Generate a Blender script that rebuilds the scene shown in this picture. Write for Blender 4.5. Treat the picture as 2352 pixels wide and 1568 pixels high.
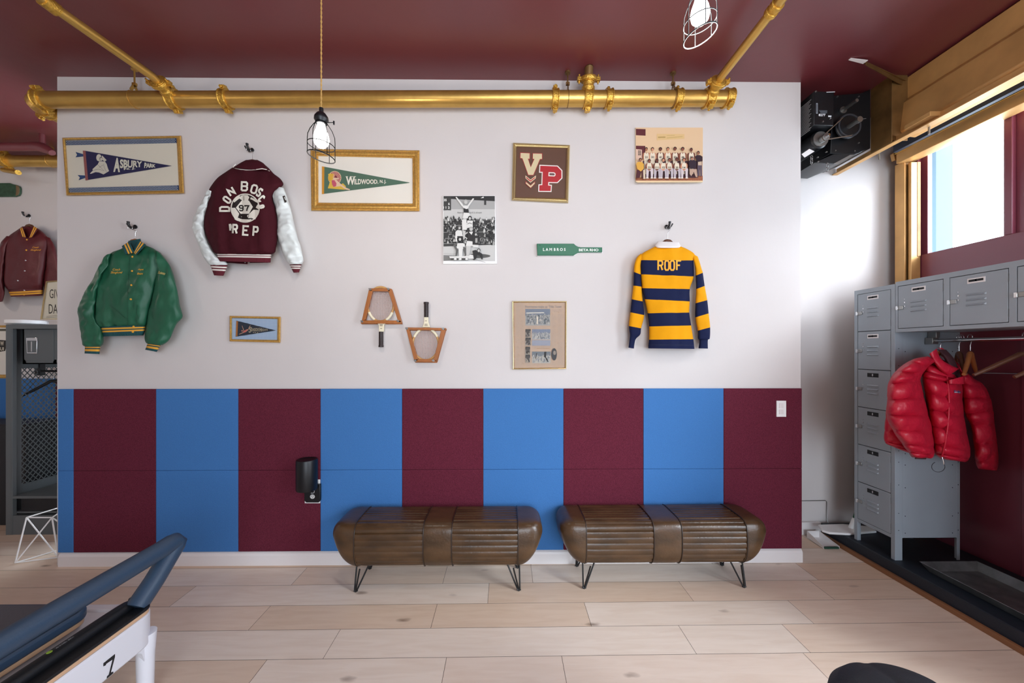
import bpy, bmesh, math, random
from mathutils import Vector, Matrix, noise
from mathutils.bvhtree import BVHTree
from mathutils.geometry import tessellate_polygon
random.seed(7)
for o in list(bpy.data.objects): bpy.data.objects.remove(o)
SC = bpy.context.scene; COL = SC.collection
# ---------------------------------------------------------------- camera
F, CX, HY, CAMZ = 860.0, 1170.0, 807.0, 1.58
TH = math.radians(0.6)
cam = bpy.data.cameras.new('camera'); camo = bpy.data.objects.new('camera', cam); COL.objects.link(camo)
cam.sensor_width = 36.0; cam.lens = 36.0 * F / 2352; cam.shift_x = (1176 - CX) / 2352; cam.shift_y = (HY - 784) / 2352
cam.clip_start = 0.05
camo.location = (0, 0, CAMZ); camo.rotation_euler = (math.pi/2, 0, -TH)
SC.camera = camo
EYE = Vector((0, 0, CAMZ))
def ray(px, py):
    a = (px - CX) / F; c = -(py - HY) / F
    return Vector((a*math.cos(TH) + math.sin(TH), math.cos(TH) - a*math.sin(TH), c))
def B(px, py, y=None, x=None, z=None):
    """a point of the room seen at a photo pixel, on the plane y=, x= or z="""
    d = ray(px, py)
    if y is not None: t = y / d.y
    elif x is not None: t = x / d.x
    else: t = (z - CAMZ) / d.z
    return EYE + d*t
D = 2.802            # the display wall's face
# ---------------------------------------------------------------- world and light
def srgb(h):
    if isinstance(h, str): h = tuple(int(h[i:i+2], 16) for i in (0, 2, 4))
    return tuple((c/255/12.92 if c/255 <= .04045 else ((c/255+.055)/1.055)**2.4) for c in h) + (1.0,)
w = bpy.data.worlds.new('world'); SC.world = w; w.use_nodes = True
bg = w.node_tree.nodes['Background']; bg.inputs[0].default_value = (0.76, 0.88, 1.0, 1); bg.inputs[1].default_value = 9.0
def area(name, loc, size, energy, color, aim, portal=False):
    l = bpy.data.lights.new(name, 'AREA'); l.shape = 'RECTANGLE'; l.size, l.size_y = size; l.energy = energy; l.color = color
    if portal: l.cycles.is_portal = True
    o = bpy.data.objects.new(name, l); COL.objects.link(o); o.location = loc
    o.rotation_euler = (Vector(aim)).to_track_quat('-Z', 'Y').to_euler(); return o
# daylight entering through the right-hand glass and the opening added behind the camera
area('window_daylight', (3.41, 2.17, 2.80), (1.9, 0.86), 1, (1, 1, 1), (-1, 0, 0), True)
area('door_daylight', (3.40, -0.35, 1.65), (1.55, 2.85), 1, (1, 1, 1), (-1, 0, 0), True)
area('front_daylight', (1.2, -4.28, 1.8), (3.2, 2.6), 1, (1, 1, 1), (0, 1, 0), True)
sl = bpy.data.lights.new('hazy_sun', 'SUN'); sl.energy = 3.2; sl.angle = math.radians(24); sl.color = (.90, .94, 1.0)
so = bpy.data.objects.new('hazy_sun', sl); COL.objects.link(so); so.rotation_euler = Vector((-1.4, 1.3, -.95)).to_track_quat('-Z', 'Y').to_euler()
SC.view_settings.view_transform = 'Standard'; SC.view_settings.look = 'None'; SC.view_settings.gamma = 1; SC.view_settings.exposure = 0.09
SC.view_settings.use_curve_mapping = False
# ---------------------------------------------------------------- mesh builder
class MB:
    def __init__(s): s.v = []; s.f = []; s.m = []; s.c = []
    def add(s, vs, fs, mi=0, col=None):
        n = len(s.v); s.v += [tuple(v) for v in vs]
        for f in fs: s.f.append(tuple(i+n for i in f)); s.m.append(mi); s.c.append(col)
        return s
    def box(s, x0, x1, y0, y1, z0, z1, mi=0, M=None, col=None):
        vs = [Vector(p) for p in ((x0,y0,z0),(x1,y0,z0),(x1,y1,z0),(x0,y1,z0),(x0,y0,z1),(x1,y0,z1),(x1,y1,z1),(x0,y1,z1))]
        if M: vs = [M @ v for v in vs]
        return s.add(vs, [(0,3,2,1),(4,5,6,7),(0,1,5,4),(1,2,6,5),(2,3,7,6),(3,0,4,7)], mi, col)
    def cbox(s, c, d, mi=0, R=None):
        M = Matrix.Translation(c) @ (R.to_4x4() if R else Matrix())
        return s.box(-d[0]/2, d[0]/2, -d[1]/2, d[1]/2, -d[2]/2, d[2]/2, mi, M)
    def tube(s, pts, r, n=10, mi=0, closed=False, sq=None):
        pts = [Vector(p) for p in pts]; N = len(pts)
        rs = r if isinstance(r, (list, tuple)) else [r]*N
        up = None; base = len(s.v); rings = []
        for i, p in enumerate(pts):
            a = pts[i-1] if (i > 0 or closed) else pts[i]; b = pts[(i+1) % N] if (i < N-1 or closed) else pts[i]
            t = (b-a).normalized() if (b-a).length > 1e-9 else Vector((0,0,1))
            if up is None: up = t.orthogonal().normalized()
            else: up = (up - t*up.dot(t)); up = up.normalized() if up.length > 1e-6 else t.orthogonal().normalized()
            q = t.cross(up)
            rings.append([p + (up*math.cos(2*math.pi*k/n) + q*math.sin(2*math.pi*k/n))*rs[i] for k in range(n)])
        vs = [v for g in rings for v in g]; fs = []
        for i in range(N if closed else N-1):
            j = (i+1) % N
            for k in range(n):
                l = (k+1) % n; fs.append((i*n+k, i*n+l, j*n+l, j*n+k))
        if not closed: fs += [tuple(range(n-1, -1, -1)), tuple((N-1)*n+k for k in range(n))]
        return s.add(vs, fs, mi)
    def cyl(s, a, b, r, n=20, mi=0, r2=None): return s.tube([a, b], [r, r if r2 is None else r2], n, mi)
    def lathe(s, prof, c, axis=(0,0,1), n=24, mi=0):
        c = Vector(c); ax = Vector(axis).normalized(); u = ax.orthogonal().normalized(); q = ax.cross(u); vs = []; fs = []
        for r, h in prof:
            for k in range(n):
                a = 2*math.pi*k/n; vs.append(c + ax*h + (u*math.cos(a) + q*math.sin(a))*r)
        for i in range(len(prof)-1):
            for k in range(n):
                l = (k+1) % n; fs.append((i*n+k, i*n+l, (i+1)*n+l, (i+1)*n+k))
        fs += [tuple(range(n-1,-1,-1)), tuple((len(prof)-1)*n+k for k in range(n))]
        return s.add(vs, fs, mi)
    def prism(s, pts, ext, mi=0, col=None):
        pts = [Vector(p) for p in pts]; n = len(pts); e = Vector(ext)
        nrm = Vector((0,0,0))
        for i in range(n): nrm += (pts[i]-pts[0]).cross(pts[(i+1)%n]-pts[0])
        if nrm.dot(e) > 0: pts = pts[::-1]
        vs = pts + [p+e for p in pts]
        fs = [tuple(range(n)), tuple(range(2*n-1, n-1, -1))] + [((i+1)%n, i, n+i, n+(i+1)%n) for i in range(n)]
        return s.add(vs, fs, mi, col)
    def build(s, name, mats, parent=None, smooth=None, bevel=0, origin=None):
        vs = s.v; xs, ys, zs = zip(*vs)
        par = Vector(parent['_w']) if parent else Vector((0,0,0))
        o0 = Vector(origin) if origin else (Vector(((min(xs)+max(xs))/2, (min(ys)+max(ys))/2, min(zs))))
        me = bpy.data.meshes.new(name); me.from_pydata([tuple(Vector(v)-o0) for v in vs], [], s.f)
        if not isinstance(mats, (list, tuple)): mats = [mats]
        for m in mats: me.materials.append(m)
        me.polygons.foreach_set('material_index', s.m)
        if any(c is not None for c in s.c):
            at = me.color_attributes.new('Col', 'FLOAT_COLOR', 'CORNER'); buf = []
            for p, c in zip(me.polygons, s.c): buf += list(c or (1,1,1,1)) * p.loop_total
            at.data.foreach_set('color', buf)
        me.update(); me.validate()
        bm = bmesh.new(); bm.from_mesh(me)
        if not any(c is not None for c in s.c): bmesh.ops.recalc_face_normals(bm, faces=bm.faces)
        bm.to_mesh(me); bm.free()
        o = bpy.data.objects.new(name, me); COL.objects.link(o)
        if parent: o.parent = parent
        o.location = o0 - par; o['_w'] = tuple(o0)
        if smooth is not None:
            me.polygons.foreach_set('use_smooth', [True]*len(me.polygons))
            me.set_sharp_from_angle(angle=math.radians(smooth))
        if bevel:
            b = o.modifiers.new('bevel', 'BEVEL'); b.width = bevel; b.segments = 2; b.limit_method = 'ANGLE'; b.angle_limit = math.radians(40)
            if smooth is None:
                me.polygons.foreach_set('use_smooth', [True]*len(me.polygons)); me.set_sharp_from_angle(angle=math.radians(30))
        return o
def root(name, loc):
    o = bpy.data.objects.new(name, None); COL.objects.link(o); o.location = loc; o['_w'] = tuple(loc); o.empty_display_size = .05
    return o
def tag(o, label, cat, group=None, kind=None):
    o['label'] = label; o['category'] = cat
    if group: o['group'] = group
    if kind: o['kind'] = kind
    return o
def struct(o): o['kind'] = 'structure'; return o
def copy_tree(o, off, parent=None):
    c = o.copy(); COL.objects.link(c); c.parent = parent
    if parent is None: c.location = Vector(o.location) + Vector(off)
    c['_w'] = tuple(Vector(o['_w']) + Vector(off))
    for ch in [k for k in bpy.data.objects if k.parent == o]: copy_tree(ch, off, c)
    return c
# ---------------------------------------------------------------- materials
def mat(name, col, rough=.6, metal=0, spec=.5, noise_=None, bump=None, coat=0, sheen=0, emit=None):
    """noise_=(scale, amount, stretch vec) varies the colour; bump=(scale, strength, stretch)"""
    m = bpy.data.materials.new(name); m.use_nodes = True; nt = m.node_tree; p = nt.nodes['Principled BSDF']
    c = srgb(col); p.inputs['Base Color'].default_value = c; p.inputs['Roughness'].default_value = rough; p.inputs['Metallic'].default_value = metal
    p.inputs['Specular IOR Level'].default_value = spec
    if coat: p.inputs['Coat Weight'].default_value = coat; p.inputs['Coat Roughness'].default_value = .15
    if sheen: p.inputs['Sheen Weight'].default_value = sheen; p.inputs['Sheen Roughness'].default_value = .5
    tc = nt.nodes.new('ShaderNodeTexCoord')
    def nz(scale, st, detail=4):
        mp = nt.nodes.new('ShaderNodeMapping'); mp.inputs['Scale'].default_value = st
        nt.links.new(tc.outputs['Object'], mp.inputs['Vector'])
        n = nt.nodes.new('ShaderNodeTexNoise'); n.inputs['Scale'].default_value = scale; n.inputs['Detail'].default_value = detail
        nt.links.new(mp.outputs[0], n.inputs['Vector']); return n
    if noise_:
        n = nz(noise_[0], noise_[2] if len(noise_) > 2 else (1,1,1))
        r = nt.nodes.new('ShaderNodeValToRGB'); a = noise_[1]
        r.color_ramp.elements[0].position = .3; r.color_ramp.elements[1].position = .7
        r.color_ramp.elements[0].color = tuple(x*(1-a) for x in c[:3]) + (1,); r.color_ramp.elements[1].color = tuple(min(1, x*(1+a)) for x in c[:3]) + (1,)
        nt.links.new(n.outputs['Fac'], r.inputs[0]); nt.links.new(r.outputs[0], p.inputs['Base Color'])
    if bump:
        n = nz(bump[0], bump[2] if len(bump) > 2 else (1,1,1)); b = nt.nodes.new('ShaderNodeBump')
        b.inputs['Strength'].default_value = bump[1]; b.inputs['Distance'].default_value = .01
        nt.links.new(n.outputs['Fac'], b.inputs['Height']); nt.links.new(b.outputs[0], p.inputs['Normal'])
    if emit: p.inputs['Emission Color'].default_value = srgb(emit[0]); p.inputs['Emission Strength'].default_value = emit[1]
    return m
M = {}
M['wall'] = mat('white_wall_paint', 'D2CCCA', .55, noise_=(1.2, .03), bump=(14, .12))
M['ceiling'] = mat('maroon_ceiling_paint', '6A2C31', .36, spec=.8, noise_=(1.5, .06), bump=(8, .15))
M['maroon'] = mat('maroon_wall_paint', '7A3848', .34, spec=.8, bump=(20, .1))
M['blue_felt'] = mat('blue_felt', '4377B4', .95, spec=.15, noise_=(260, .10), bump=(220, .25))
M['maroon_felt'] = mat('maroon_felt', '602434', .95, spec=.15, noise_=(240, .34), bump=(220, .25))
M['base'] = mat('white_baseboard_paint', 'E6E1E0', .4)
M['gold'] = mat('gold_pipe_paint', 'CBA357', .3, metal=.75, noise_=(9, .10), bump=(30, .08))
M['gold2'] = mat('cast_gold_paint', 'D2A548', .3, metal=.75, noise_=(60, .2), bump=(90, .5))
M['brass'] = mat('brass_sheet', 'CFA064', .42, metal=.35, noise_=(5, .14), bump=(12, .06))
M['brass_dk'] = mat('dark_brass', '7E5E36', .45, metal=.5, noise_=(6, .35))  # darker and more mottled than the sheet brass
M['frame'] = mat('gilt_frame', 'CFA253', .36, metal=.5, noise_=(80, .2), bump=(150, .35))
M['frame_lt'] = mat('pale_brass_frame', 'D2BE8C', .25, metal=.85)
M['black'] = mat('black_metal', '0E1014', .4, spec=.5)
M['blackrub'] = mat('black_rubber', '15181D', .55, bump=(120, .15))
M['navyrub'] = mat('navy_black_mat', '1A222D', .5, bump=(80, .15))
M['chrome'] = mat('chrome', 'D8DADC', .18, metal=1)
M['steel'] = mat('dull_steel', '9A9A98', .35, metal=.9)
M['galv'] = mat('galvanised_steel', '7C8080', .42, metal=.75, noise_=(9, .35), bump=(20, .1))
M['locker'] = mat('grey_locker_enamel', '959EA6', .38, noise_=(3, .05), bump=(6, .05))
M['lockerdk'] = mat('dark_grey_locker_enamel', '5E6466', .42, bump=(6, .05))
M['dark'] = mat('dark_gap', '17181B', .8)
M['leather'] = mat('brown_leather', '4B3520', .3, noise_=(5, .42, (1, 2.4, 2.4)), bump=(70, .12), spec=.55)
M['piping'] = mat('dark_leather_piping', '2E2118', .4)
M['wood'] = mat('press_wood', 'A3622F', .38, noise_=(14, .22, (1, 1, .2)))
M['ash'] = mat('pale_racquet_wood', 'C99A5E', .35, noise_=(14, .12))
M['hangwood'] = mat('dark_hanger_wood', '5E3A28', .38, noise_=(20, .15))
M['hangwood2'] = mat('brown_hanger_wood', 'A36336', .35, noise_=(20, .15))
M['cream'] = mat('cream_paint', 'E8DFC2', .45)
M['white'] = mat('white_plastic', 'F1F1F0', .35)
M['grip'] = mat('dark_leather_grip', '2B1F1F', .5, bump=(90, .4, (1,1,1)))
M['string'] = mat('racquet_string', 'BFA096', .5)
M['green'] = mat('green_nylon', '1B5A40', .48, noise_=(6, .12), bump=(22, .3, (1, 1, .5)))
M['teal'] = mat('teal_rib_knit', '0F4A4E', .8, bump=(260, .6, (1, 1, .05)))
M['yellow'] = mat('yellow_stripe_knit', 'E3A536', .8)
M['wool'] = mat('maroon_wool', '40101A', .85, spec=.2, noise_=(200, .12), bump=(25, .12))
M['mrib'] = mat('maroon_rib_knit', '5E1424', .85, bump=(260, .6, (1, 1, .05)))
M['wleather'] = mat('white_leather', 'DCE3E2', .38, noise_=(8, .04), bump=(20, .35))
M['wknit'] = mat('white_knit', 'E6E2DA', .8)
M['felt_w'] = mat('white_chenille', 'DAD6C6', .95, bump=(300, .4))
M['felt_k'] = mat('black_felt', '17110F', .95)
M['gold_cot'] = mat('golden_cotton', 'E79E0A', .85, spec=.2, noise_=(8, .05), bump=(18, .2))
M['navy_cot'] = mat('navy_cotton', '151D40', .85, spec=.2, noise_=(8, .08), bump=(18, .2))
M['darkred'] = mat('dark_red_nylon', '571A20', .5, bump=(18, .3))
M['puffer'] = mat('red_puffer_nylon', 'B81430', .42, noise_=(6, .06), bump=(26, .5, (1.6, 1, 1)))
M['puffdk'] = mat('dark_lining', '3A141C', .8)
M['platform'] = M['navyrub']
M['oakedge'] = mat('stained_wood_edge', '8A5D3C', .42, noise_=(16, .2, (1, .1, 1)))
M['reformer_w'] = mat('white_moulded_plastic', 'E4E5EC', .35)
M['vinyl'] = mat('slate_blue_vinyl', '30445A', .42, bump=(160, .1))
M['vinylgrey'] = mat('grey_vinyl', '505057', .5, bump=(160, .12))
M['vinylblk'] = mat('black_vinyl', '0B0D11', .45, bump=(160, .1))
M['ply'] = mat('plywood_edge', 'CFA987', .5, noise_=(12, .1, (1, 1, 12)))
M['deepgreen'] = mat('green_paddle_paint', '1D6A4C', .45)
M['glassy'] = None
def art_material():
    m = bpy.data.materials.new('printed_artwork'); m.use_nodes = True; nt = m.node_tree; p = nt.nodes['Principled BSDF']
    a = nt.nodes.new('ShaderNodeAttribute'); a.attribute_name = 'Col'; nt.links.new(a.outputs['Color'], p.inputs['Base Color']); p.inputs['Roughness'].default_value = .6
    return m
M['art'] = art_material()
def glass_material(name, tint=(1,1,1,1), gloss=.06):
    m = bpy.data.materials.new(name); m.use_nodes = True; nt = m.node_tree; nt.nodes.clear()
    o = nt.nodes.new('ShaderNodeOutputMaterial'); t = nt.nodes.new('ShaderNodeBsdfTransparent'); g = nt.nodes.new('ShaderNodeBsdfGlossy'); mx = nt.nodes.new('ShaderNodeMixShader')
    t.inputs[0].default_value = tint; g.inputs['Roughness'].default_value = .03; fr = nt.nodes.new('ShaderNodeFresnel'); fr.inputs[0].default_value = 1.35
    ge = nt.nodes.new('ShaderNodeNewGeometry'); mt = nt.nodes.new('ShaderNodeMath'); mt.operation = 'MULTIPLY'; iv = nt.nodes.new('ShaderNodeMath'); iv.operation = 'SUBTRACT'; iv.inputs[0].default_value = 1; nt.links.new(ge.outputs['Backfacing'], iv.inputs[1]); nt.links.new(fr.outputs[0], mt.inputs[0]); nt.links.new(iv.outputs[0], mt.inputs[1]); nt.links.new(mt.outputs[0], mx.inputs[0]); nt.links.new(t.outputs[0], mx.inputs[1]); nt.links.new(g.outputs[0], mx.inputs[2]); nt.links.new(mx.outputs[0], o.inputs[0])
    return m
M['glass'] = glass_material('clear_glass')
def bulb_material():
    m = bpy.data.materials.new('lit_bulb'); m.use_nodes = True; p = m.node_tree.nodes['Principled BSDF']
    p.inputs['Emission Color'].default_value = (1, .97, .92, 1); p.inputs['Emission Strength'].default_value = 14; return m
M['bulb'] = bulb_material()
def floor_material():
    m = bpy.data.materials.new('pale_oak_planks'); m.use_nodes = True; nt = m.node_tree; p = nt.nodes['Principled BSDF']; L = nt.links.new
    a = nt.nodes.new('ShaderNodeAttribute'); a.attribute_name = 'Col'; tc = nt.nodes.new('ShaderNodeTexCoord')
    mp = nt.nodes.new('ShaderNodeMapping'); mp.inputs['Scale'].default_value = (1.1, 9, 1); L(tc.outputs['Object'], mp.inputs[0])
    n = nt.nodes.new('ShaderNodeTexNoise'); n.inputs['Scale'].default_value = 3.2; n.inputs['Detail'].default_value = 7; n.inputs['Distortion'].default_value = .8; L(mp.outputs[0], n.inputs[0])
    r = nt.nodes.new('ShaderNodeValToRGB'); r.color_ramp.elements[0].position = .3; r.color_ramp.elements[0].color = (.88,.83,.79,1); r.color_ramp.elements[1].position = .62; r.color_ramp.elements[1].color = (1,1,1,1)
    L(n.outputs['Fac'], r.inputs[0])
    mx = nt.nodes.new('ShaderNodeMix'); mx.data_type = 'RGBA'; mx.blend_type = 'MULTIPLY'; mx.inputs[0].default_value = .6
    L(a.outputs['Color'], mx.inputs[6]); L(r.outputs[0], mx.inputs[7])
    mp2 = nt.nodes.new('ShaderNodeMapping'); mp2.inputs['Scale'].default_value = (1.5, 3.6, 1); L(tc.outputs['Object'], mp2.inputs[0])
    nn = nt.nodes.new('ShaderNodeTexNoise'); nn.inputs['Scale'].default_value = 9; L(mp2.outputs[0], nn.inputs[0])
    vm = nt.nodes.new('ShaderNodeMixRGB'); vm.inputs[0].default_value = .06; L(mp2.outputs[0], vm.inputs[1]); L(nn.outputs['Color'], vm.inputs[2])
    v = nt.nodes.new('ShaderNodeTexVoronoi'); v.inputs['Scale'].default_value = 1.5; L(vm.outputs[0], v.inputs[0])
    r2 = nt.nodes.new('ShaderNodeValToRGB'); r2.color_ramp.elements[0].position = .02; r2.color_ramp.elements[0].color = (.22,.16,.13,1); r2.color_ramp.elements[1].position = .11; r2.color_ramp.elements[1].color = (1,1,1,1)
    L(v.outputs['Distance'], r2.inputs[0])
    m2 = nt.nodes.new('ShaderNodeMix'); m2.data_type = 'RGBA'; m2.blend_type = 'MULTIPLY'; m2.inputs[0].default_value = .8
    L(mx.outputs[2], m2.inputs[6]); L(r2.outputs[0], m2.inputs[7]); L(m2.outputs[2], p.inputs['Base Color'])
    p.inputs['Roughness'].default_value = .42; p.inputs['Specular IOR Level'].default_value = .35
    return m
M['floor'] = floor_material()
# ---------------------------------------------------------------- the room
CEIL = 3.61
def sbox(name, x0, x1, y0, y1, z0, z1, m, bevel=0):
    return struct(MB().box(x0, x1, y0, y1, z0, z1).build(name, m, bevel=bevel))
# floor: planks laid left to right, seams where the photo shows them
fl = MB(); sa = math.sin(math.radians(0.3))
y0f = 1.940; W_ = .2055
joints = {0: (590, 1019, 1297), 1: (767, 1580, 1833), 2: (604, 998, 1350, 1845), 3: (432, 1122, 1578, 1895), 4: (690, 1022, 1222), 5: (380, 1220, 1640)}
rowpy = {0: 1545, 1: 1470, 2: 1410, 3: 1360, 4: 1320, 5: 1298}
tones = ['E8D3BF', 'EAD9C9', 'E2CCB6', 'EDDFD0', 'DFC5AC', 'E8D6C4']
for r in range(-36, 12):
    ya = y0f + (r)*W_ - W_*1; yb = ya + W_
    js = []
    if r in joints:
        js = [B(px, rowpy[r], z=0).x for px in joints[r]]
        a, b = js[0], js[-1]
        while a > -7.2: a -= random.uniform(1.2, 2.0); js.insert(0, a)
        while b < 3.6: b += random.uniform(1.2, 2.0); js.append(b)
    else:
        a = -7.4 - random.random(); js = [a]
        while a < 3.6: a += random.uniform(1.0, 2.1); js.append(a)
    for a, b in zip(js, js[1:]):
        g = .0011; c = srgb(random.choice(tones))
        pts = [(a+g, ya+g), (b-g, ya+g), (b-g, yb-g), (a+g, yb-g)]
        fl.add([(x, y + x*sa, 0) for x, y in pts], [(0, 1, 2, 3)], 0, c)
fl.box(-7.5, 3.9, -5.6, 4.35, -.06, -.002, 0, None, srgb('5E4A3C'))
struct(fl.build('floor', M['floor'], origin=(0, 0, 0)))
sbox('ceiling', -7.5, 3.9, -4.6, 4.3, CEIL, CEIL+.1, M['ceiling'])
XL = B(131.5, 500, y=D).x; XR = B(1839, 500, y=D).x
sbox('wall_back', XL, XR, D, 3.22, 0, CEIL, M['wall'])
sbox('wall_back_recess', XR-.05, 3.52, 3.22, 3.3, 0, CEIL, M['wall'])
sbox('wall_far', -7.1, XL+.1, 3.95, 4.03, 0, CEIL, M['wall'])
sbox('wall_left', -7.1, -7.0, -4.5, 3.95, 0, CEIL, M['wall'])
# unseen front wall, its opening added and sized to light the room
fw = MB(); fw.box(-7.1, -0.4, -4.4, -4.3, 0, CEIL); fw.box(2.8, 3.5, -4.4, -4.3, 0, CEIL); fw.box(-0.4, 2.8, -4.4, -4.3, 3.1, CEIL); fw.box(-0.4, 2.8, -4.4, -4.3, 0, .5)
struct(fw.build('wall_front', M['wall']))
# window wall on the right: maroon, openings above the lockers and a glazed door nearer the camera
WX = 3.42; SILL = 2.375; HEAD = 3.17
p1 = B(2108, 500, x=WX).y; p2 = B(2307, 500, x=WX).y; p3 = B(2324, 500, x=WX).y
rw = MB()
rw.box(WX, WX+.09, p1, 3.22, 0, CEIL)
rw.box(WX, WX+.09, .62, p1, 0, SILL); rw.box(WX, WX+.09, .62, p1, HEAD+.06, CEIL)
rw.box(WX, WX+.09, p3, p2, SILL, HEAD+.06)
wy = [p3, p3-.62, p3-.66, p3-1.28]
rw.box(WX, WX+.09, wy[2], wy[1], SILL, HEAD+.06); rw.box(WX, WX+.09, .62, wy[3], SILL, HEAD+.06)
rw.box(WX, WX+.09, .50, .62, 0, CEIL); rw.box(WX, WX+.09, -1.2, .50, 3.1, CEIL); rw.box(WX, WX+.09, -4.3, -1.2, 0, CEIL)
# pilaster of the door frame below the lockers
q = B(2345, 1000, x=WX-.03).y
rw.box(WX-.03, WX, q-.5, q, 0, SILL-.3)
struct(rw.build('wall_right', M['maroon'], bevel=.004))
for i, (ya, yb) in enumerate(((p2, p1), (wy[1], p3), (wy[3], wy[2]))):
    f = MB(); t = .045
    f.box(WX+.03, WX+.07, ya, ya+t*.6, SILL, HEAD+.06); f.box(WX+.03, WX+.07, yb-t, yb, SILL, HEAD+.06)
    fo = struct(f.build('window_%d' % (i+1), M['maroon'], bevel=.003))
    MB().box(WX+.048, WX+.053, ya+.01, yb-.01, SILL, HEAD+.05).build('window_pane', M['glass'], fo)
f = MB(); f.box(WX+.02, WX+.07, -1.2, -1.1, 0, 3.1); f.box(WX+.02, WX+.07, .40, .50, 0, 3.1); f.box(WX+.02, WX+.07, -1.1, .4, 0, .25); f.box(WX+.02, WX+.07, -1.1, .4, 2.2, 2.28); f.box(WX+.02, WX+.07, -1.1, .4, 3.02, 3.1)
do = struct(f.build('door_1', M['maroon'])); MB().box(WX+.04, WX+.046, -1.1, .4, .25, 3.02).build('door_pane', M['glass'], do)
# the pale neighbouring wall seen outside through the glass
ex = MB(); a = B(2134, 500, x=3.80).y; b = B(2150, 500, x=3.80).y
ex.box(3.80, 3.95, b, 5.4, 0, 6); 
c_ = B(2162, 500, x=3.95).y
ex.box(3.95, 4.05, c_, b+.2, 0, 6)
struct(ex.build('wall_outside', mat('pale_blue_render', '64808C', .8)))
# baseboards
bb = MB()
pr = [(0,0),(.020,0),(.020,.072),(.014,.086),(.004,.096),(0,.098)]
xe0, xe1 = B(133, 1290, y=D-.02).x, B(1844, 1270, y=D-.02).x
n = len(pr)
vs = [(xe0, D-a, z) for a, z in pr] + [(xe1, D-a, z) for a, z in pr]
bb.add(vs, [tuple(range(n)), tuple(range(2*n-1, n-1, -1))] + [(i, (i+1)%n, n+(i+1)%n, n+i) for i in range(n)])
struct(bb.build('baseboard_back', M['base']))
sbox('baseboard_recess', XR, 2.72, 3.195, 3.22, 0, .11, M['base'], .004)
sbox('baseboard_far', -7.0, XL, 3.93, 3.95, 0, .10, M['base'], .004)
# ---------------------------------------------------------------- felt wall panels
ex_ = [135, 171, 360, 548.5, 737, 924, 1110, 1294, 1477, 1661, 1840.5]
rows = ((892, 1077), (1077, 1262))
ordn = ['first', 'second', 'third', 'fourth', 'fifth']
PT = .014
cnt = {}
for r, (ya, yb) in enumerate(rows):
    kb = km = 0
    zt = B(1000, ya, y=D).z; zb = B(1000, yb, y=D).z
    for i in range(10):
        xa = B(ex_[i], 1000, y=D-PT/2).x; xb = B(ex_[i+1], 1000, y=D-PT/2).x
        blue = i % 2 == 0
        o = MB().box(xa+.0008, xb-.0008, D-PT, D, zb+.0006, zt-.0006).build('felt_wall_panel', M['blue_felt' if blue else 'maroon_felt'], bevel=.0025)
        c = 'blue' if blue else 'maroon'
        if blue: k = kb; kb += 1
        else: k = km; km += 1
        nm = ('narrow ' if i == 0 else '') + c
        if i == 0: s = '%s felt wall panel at the left end, in the %s row' % (nm, ('upper', 'lower')[r])
        elif i == 9: s = 'maroon felt wall panel at the right end, %s row' % ('upper, holding the light switch', 'lower')[r].replace('upper, holding the light switch row', 'upper row')
        else: s = '%s felt wall panel, %s %s one from the left in the %s row' % (nm, ordn[k], c, ('upper', 'lower')[r])
        tag(o, s, 'wall panel', 'felt wall panels')
# far wall panels seen through the opening on the left
FP = 3.95
for k in (1, 2, 3, 4, 5):
    xa = B(-6, 900, y=3.95).x - 4*.61 + k*.61
    for r, (z0, z1) in enumerate(((.69, 1.30), (.10, .69))):
        o = MB().box(xa+.001, xa+.609, FP-.014, FP, z0+.001, z1-.001).build('felt_wall_panel', M['blue_felt' if k % 2 == 0 else 'maroon_felt'], bevel=.002)
        tag(o, ('%s blue felt panel on the far wall, seen behind the dark grey open locker' % ('upper', 'lower')[r]) if k == 4 else '%s maroon felt panel on the far wall, %s the blue one behind the open locker' % (('upper', 'lower')[r], 'left of' if k == 3 else 'right of') if k in (3, 5) else '%s %s felt panel on the far wall, outside the photo to the left' % (('upper', 'lower')[r], ('blue', 'maroon')[k % 2]), 'wall panel', 'felt panels on the far wall')
# ---------------------------------------------------------------- pipes
YP = 2.715; 
def ringpts(c, ax, r, n=28, a0=0, a1=2*math.pi):
    ax = Vector(ax).normalized(); u = Vector((0,0,1)) if abs(ax.z) < .9 else Vector((1,0,0)); u = (u-ax*u.dot(ax)).normalized(); q = ax.cross(u)
    return [Vector(c) + (u*math.cos(a0+(a1-a0)*k/n) + q*math.sin(a0+(a1-a0)*k/n))*r for k in range(n+1)]
def coupling(c, ax, r, parent, rot=0, w=.05, name='coupling', m=None):
    """a grooved pipe clamp: two half shells with bolt pads and bolts"""
    mb = MB(); ax = Vector(ax).normalized(); c = Vector(c)
    prof = [(r-.002, -w/2), (r+.012, -w/2), (r+.014, -w/2+.006), (r+.009, -w/2+.010), (r+.008, 0), (r+.009, w/2-.010), (r+.014, w/2-.006), (r+.012, w/2), (r-.002, w/2)]
    mb.lathe(prof, c, ax, 32)
    u = Vector((0,0,1)) if abs(ax.z) < .9 else Vector((0,1,0)); u = (u-ax*u.dot(ax)).normalized(); u = Matrix.Rotation(rot, 3, ax) @ u; q = ax.cross(u)
    R = Matrix((u, q, ax)).transposed()
    for s in (1, -1):
        mb.cbox(c + u*s*(r+.018), (.030, .036, w*.62), 0, R)
        mb.cyl(c + u*s*(r+.020) - q*.030, c + u*s*(r+.020) + q*.030, .0065, 10)
        mb.cyl(c + u*s*(r+.020) - q*.036, c + u*s*(r+.020) - q*.024, .011, 6); mb.cyl(c + u*s*(r+.020) + q*.022, c + u*s*(r+.020) + q*.034, .011, 6)
    return mb.build(name, m or M['gold2'], parent, smooth=35, bevel=.0012)
PR = .054
pl = B(82, 231, y=YP); pr_ = B(1678, 225, y=YP)
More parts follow.
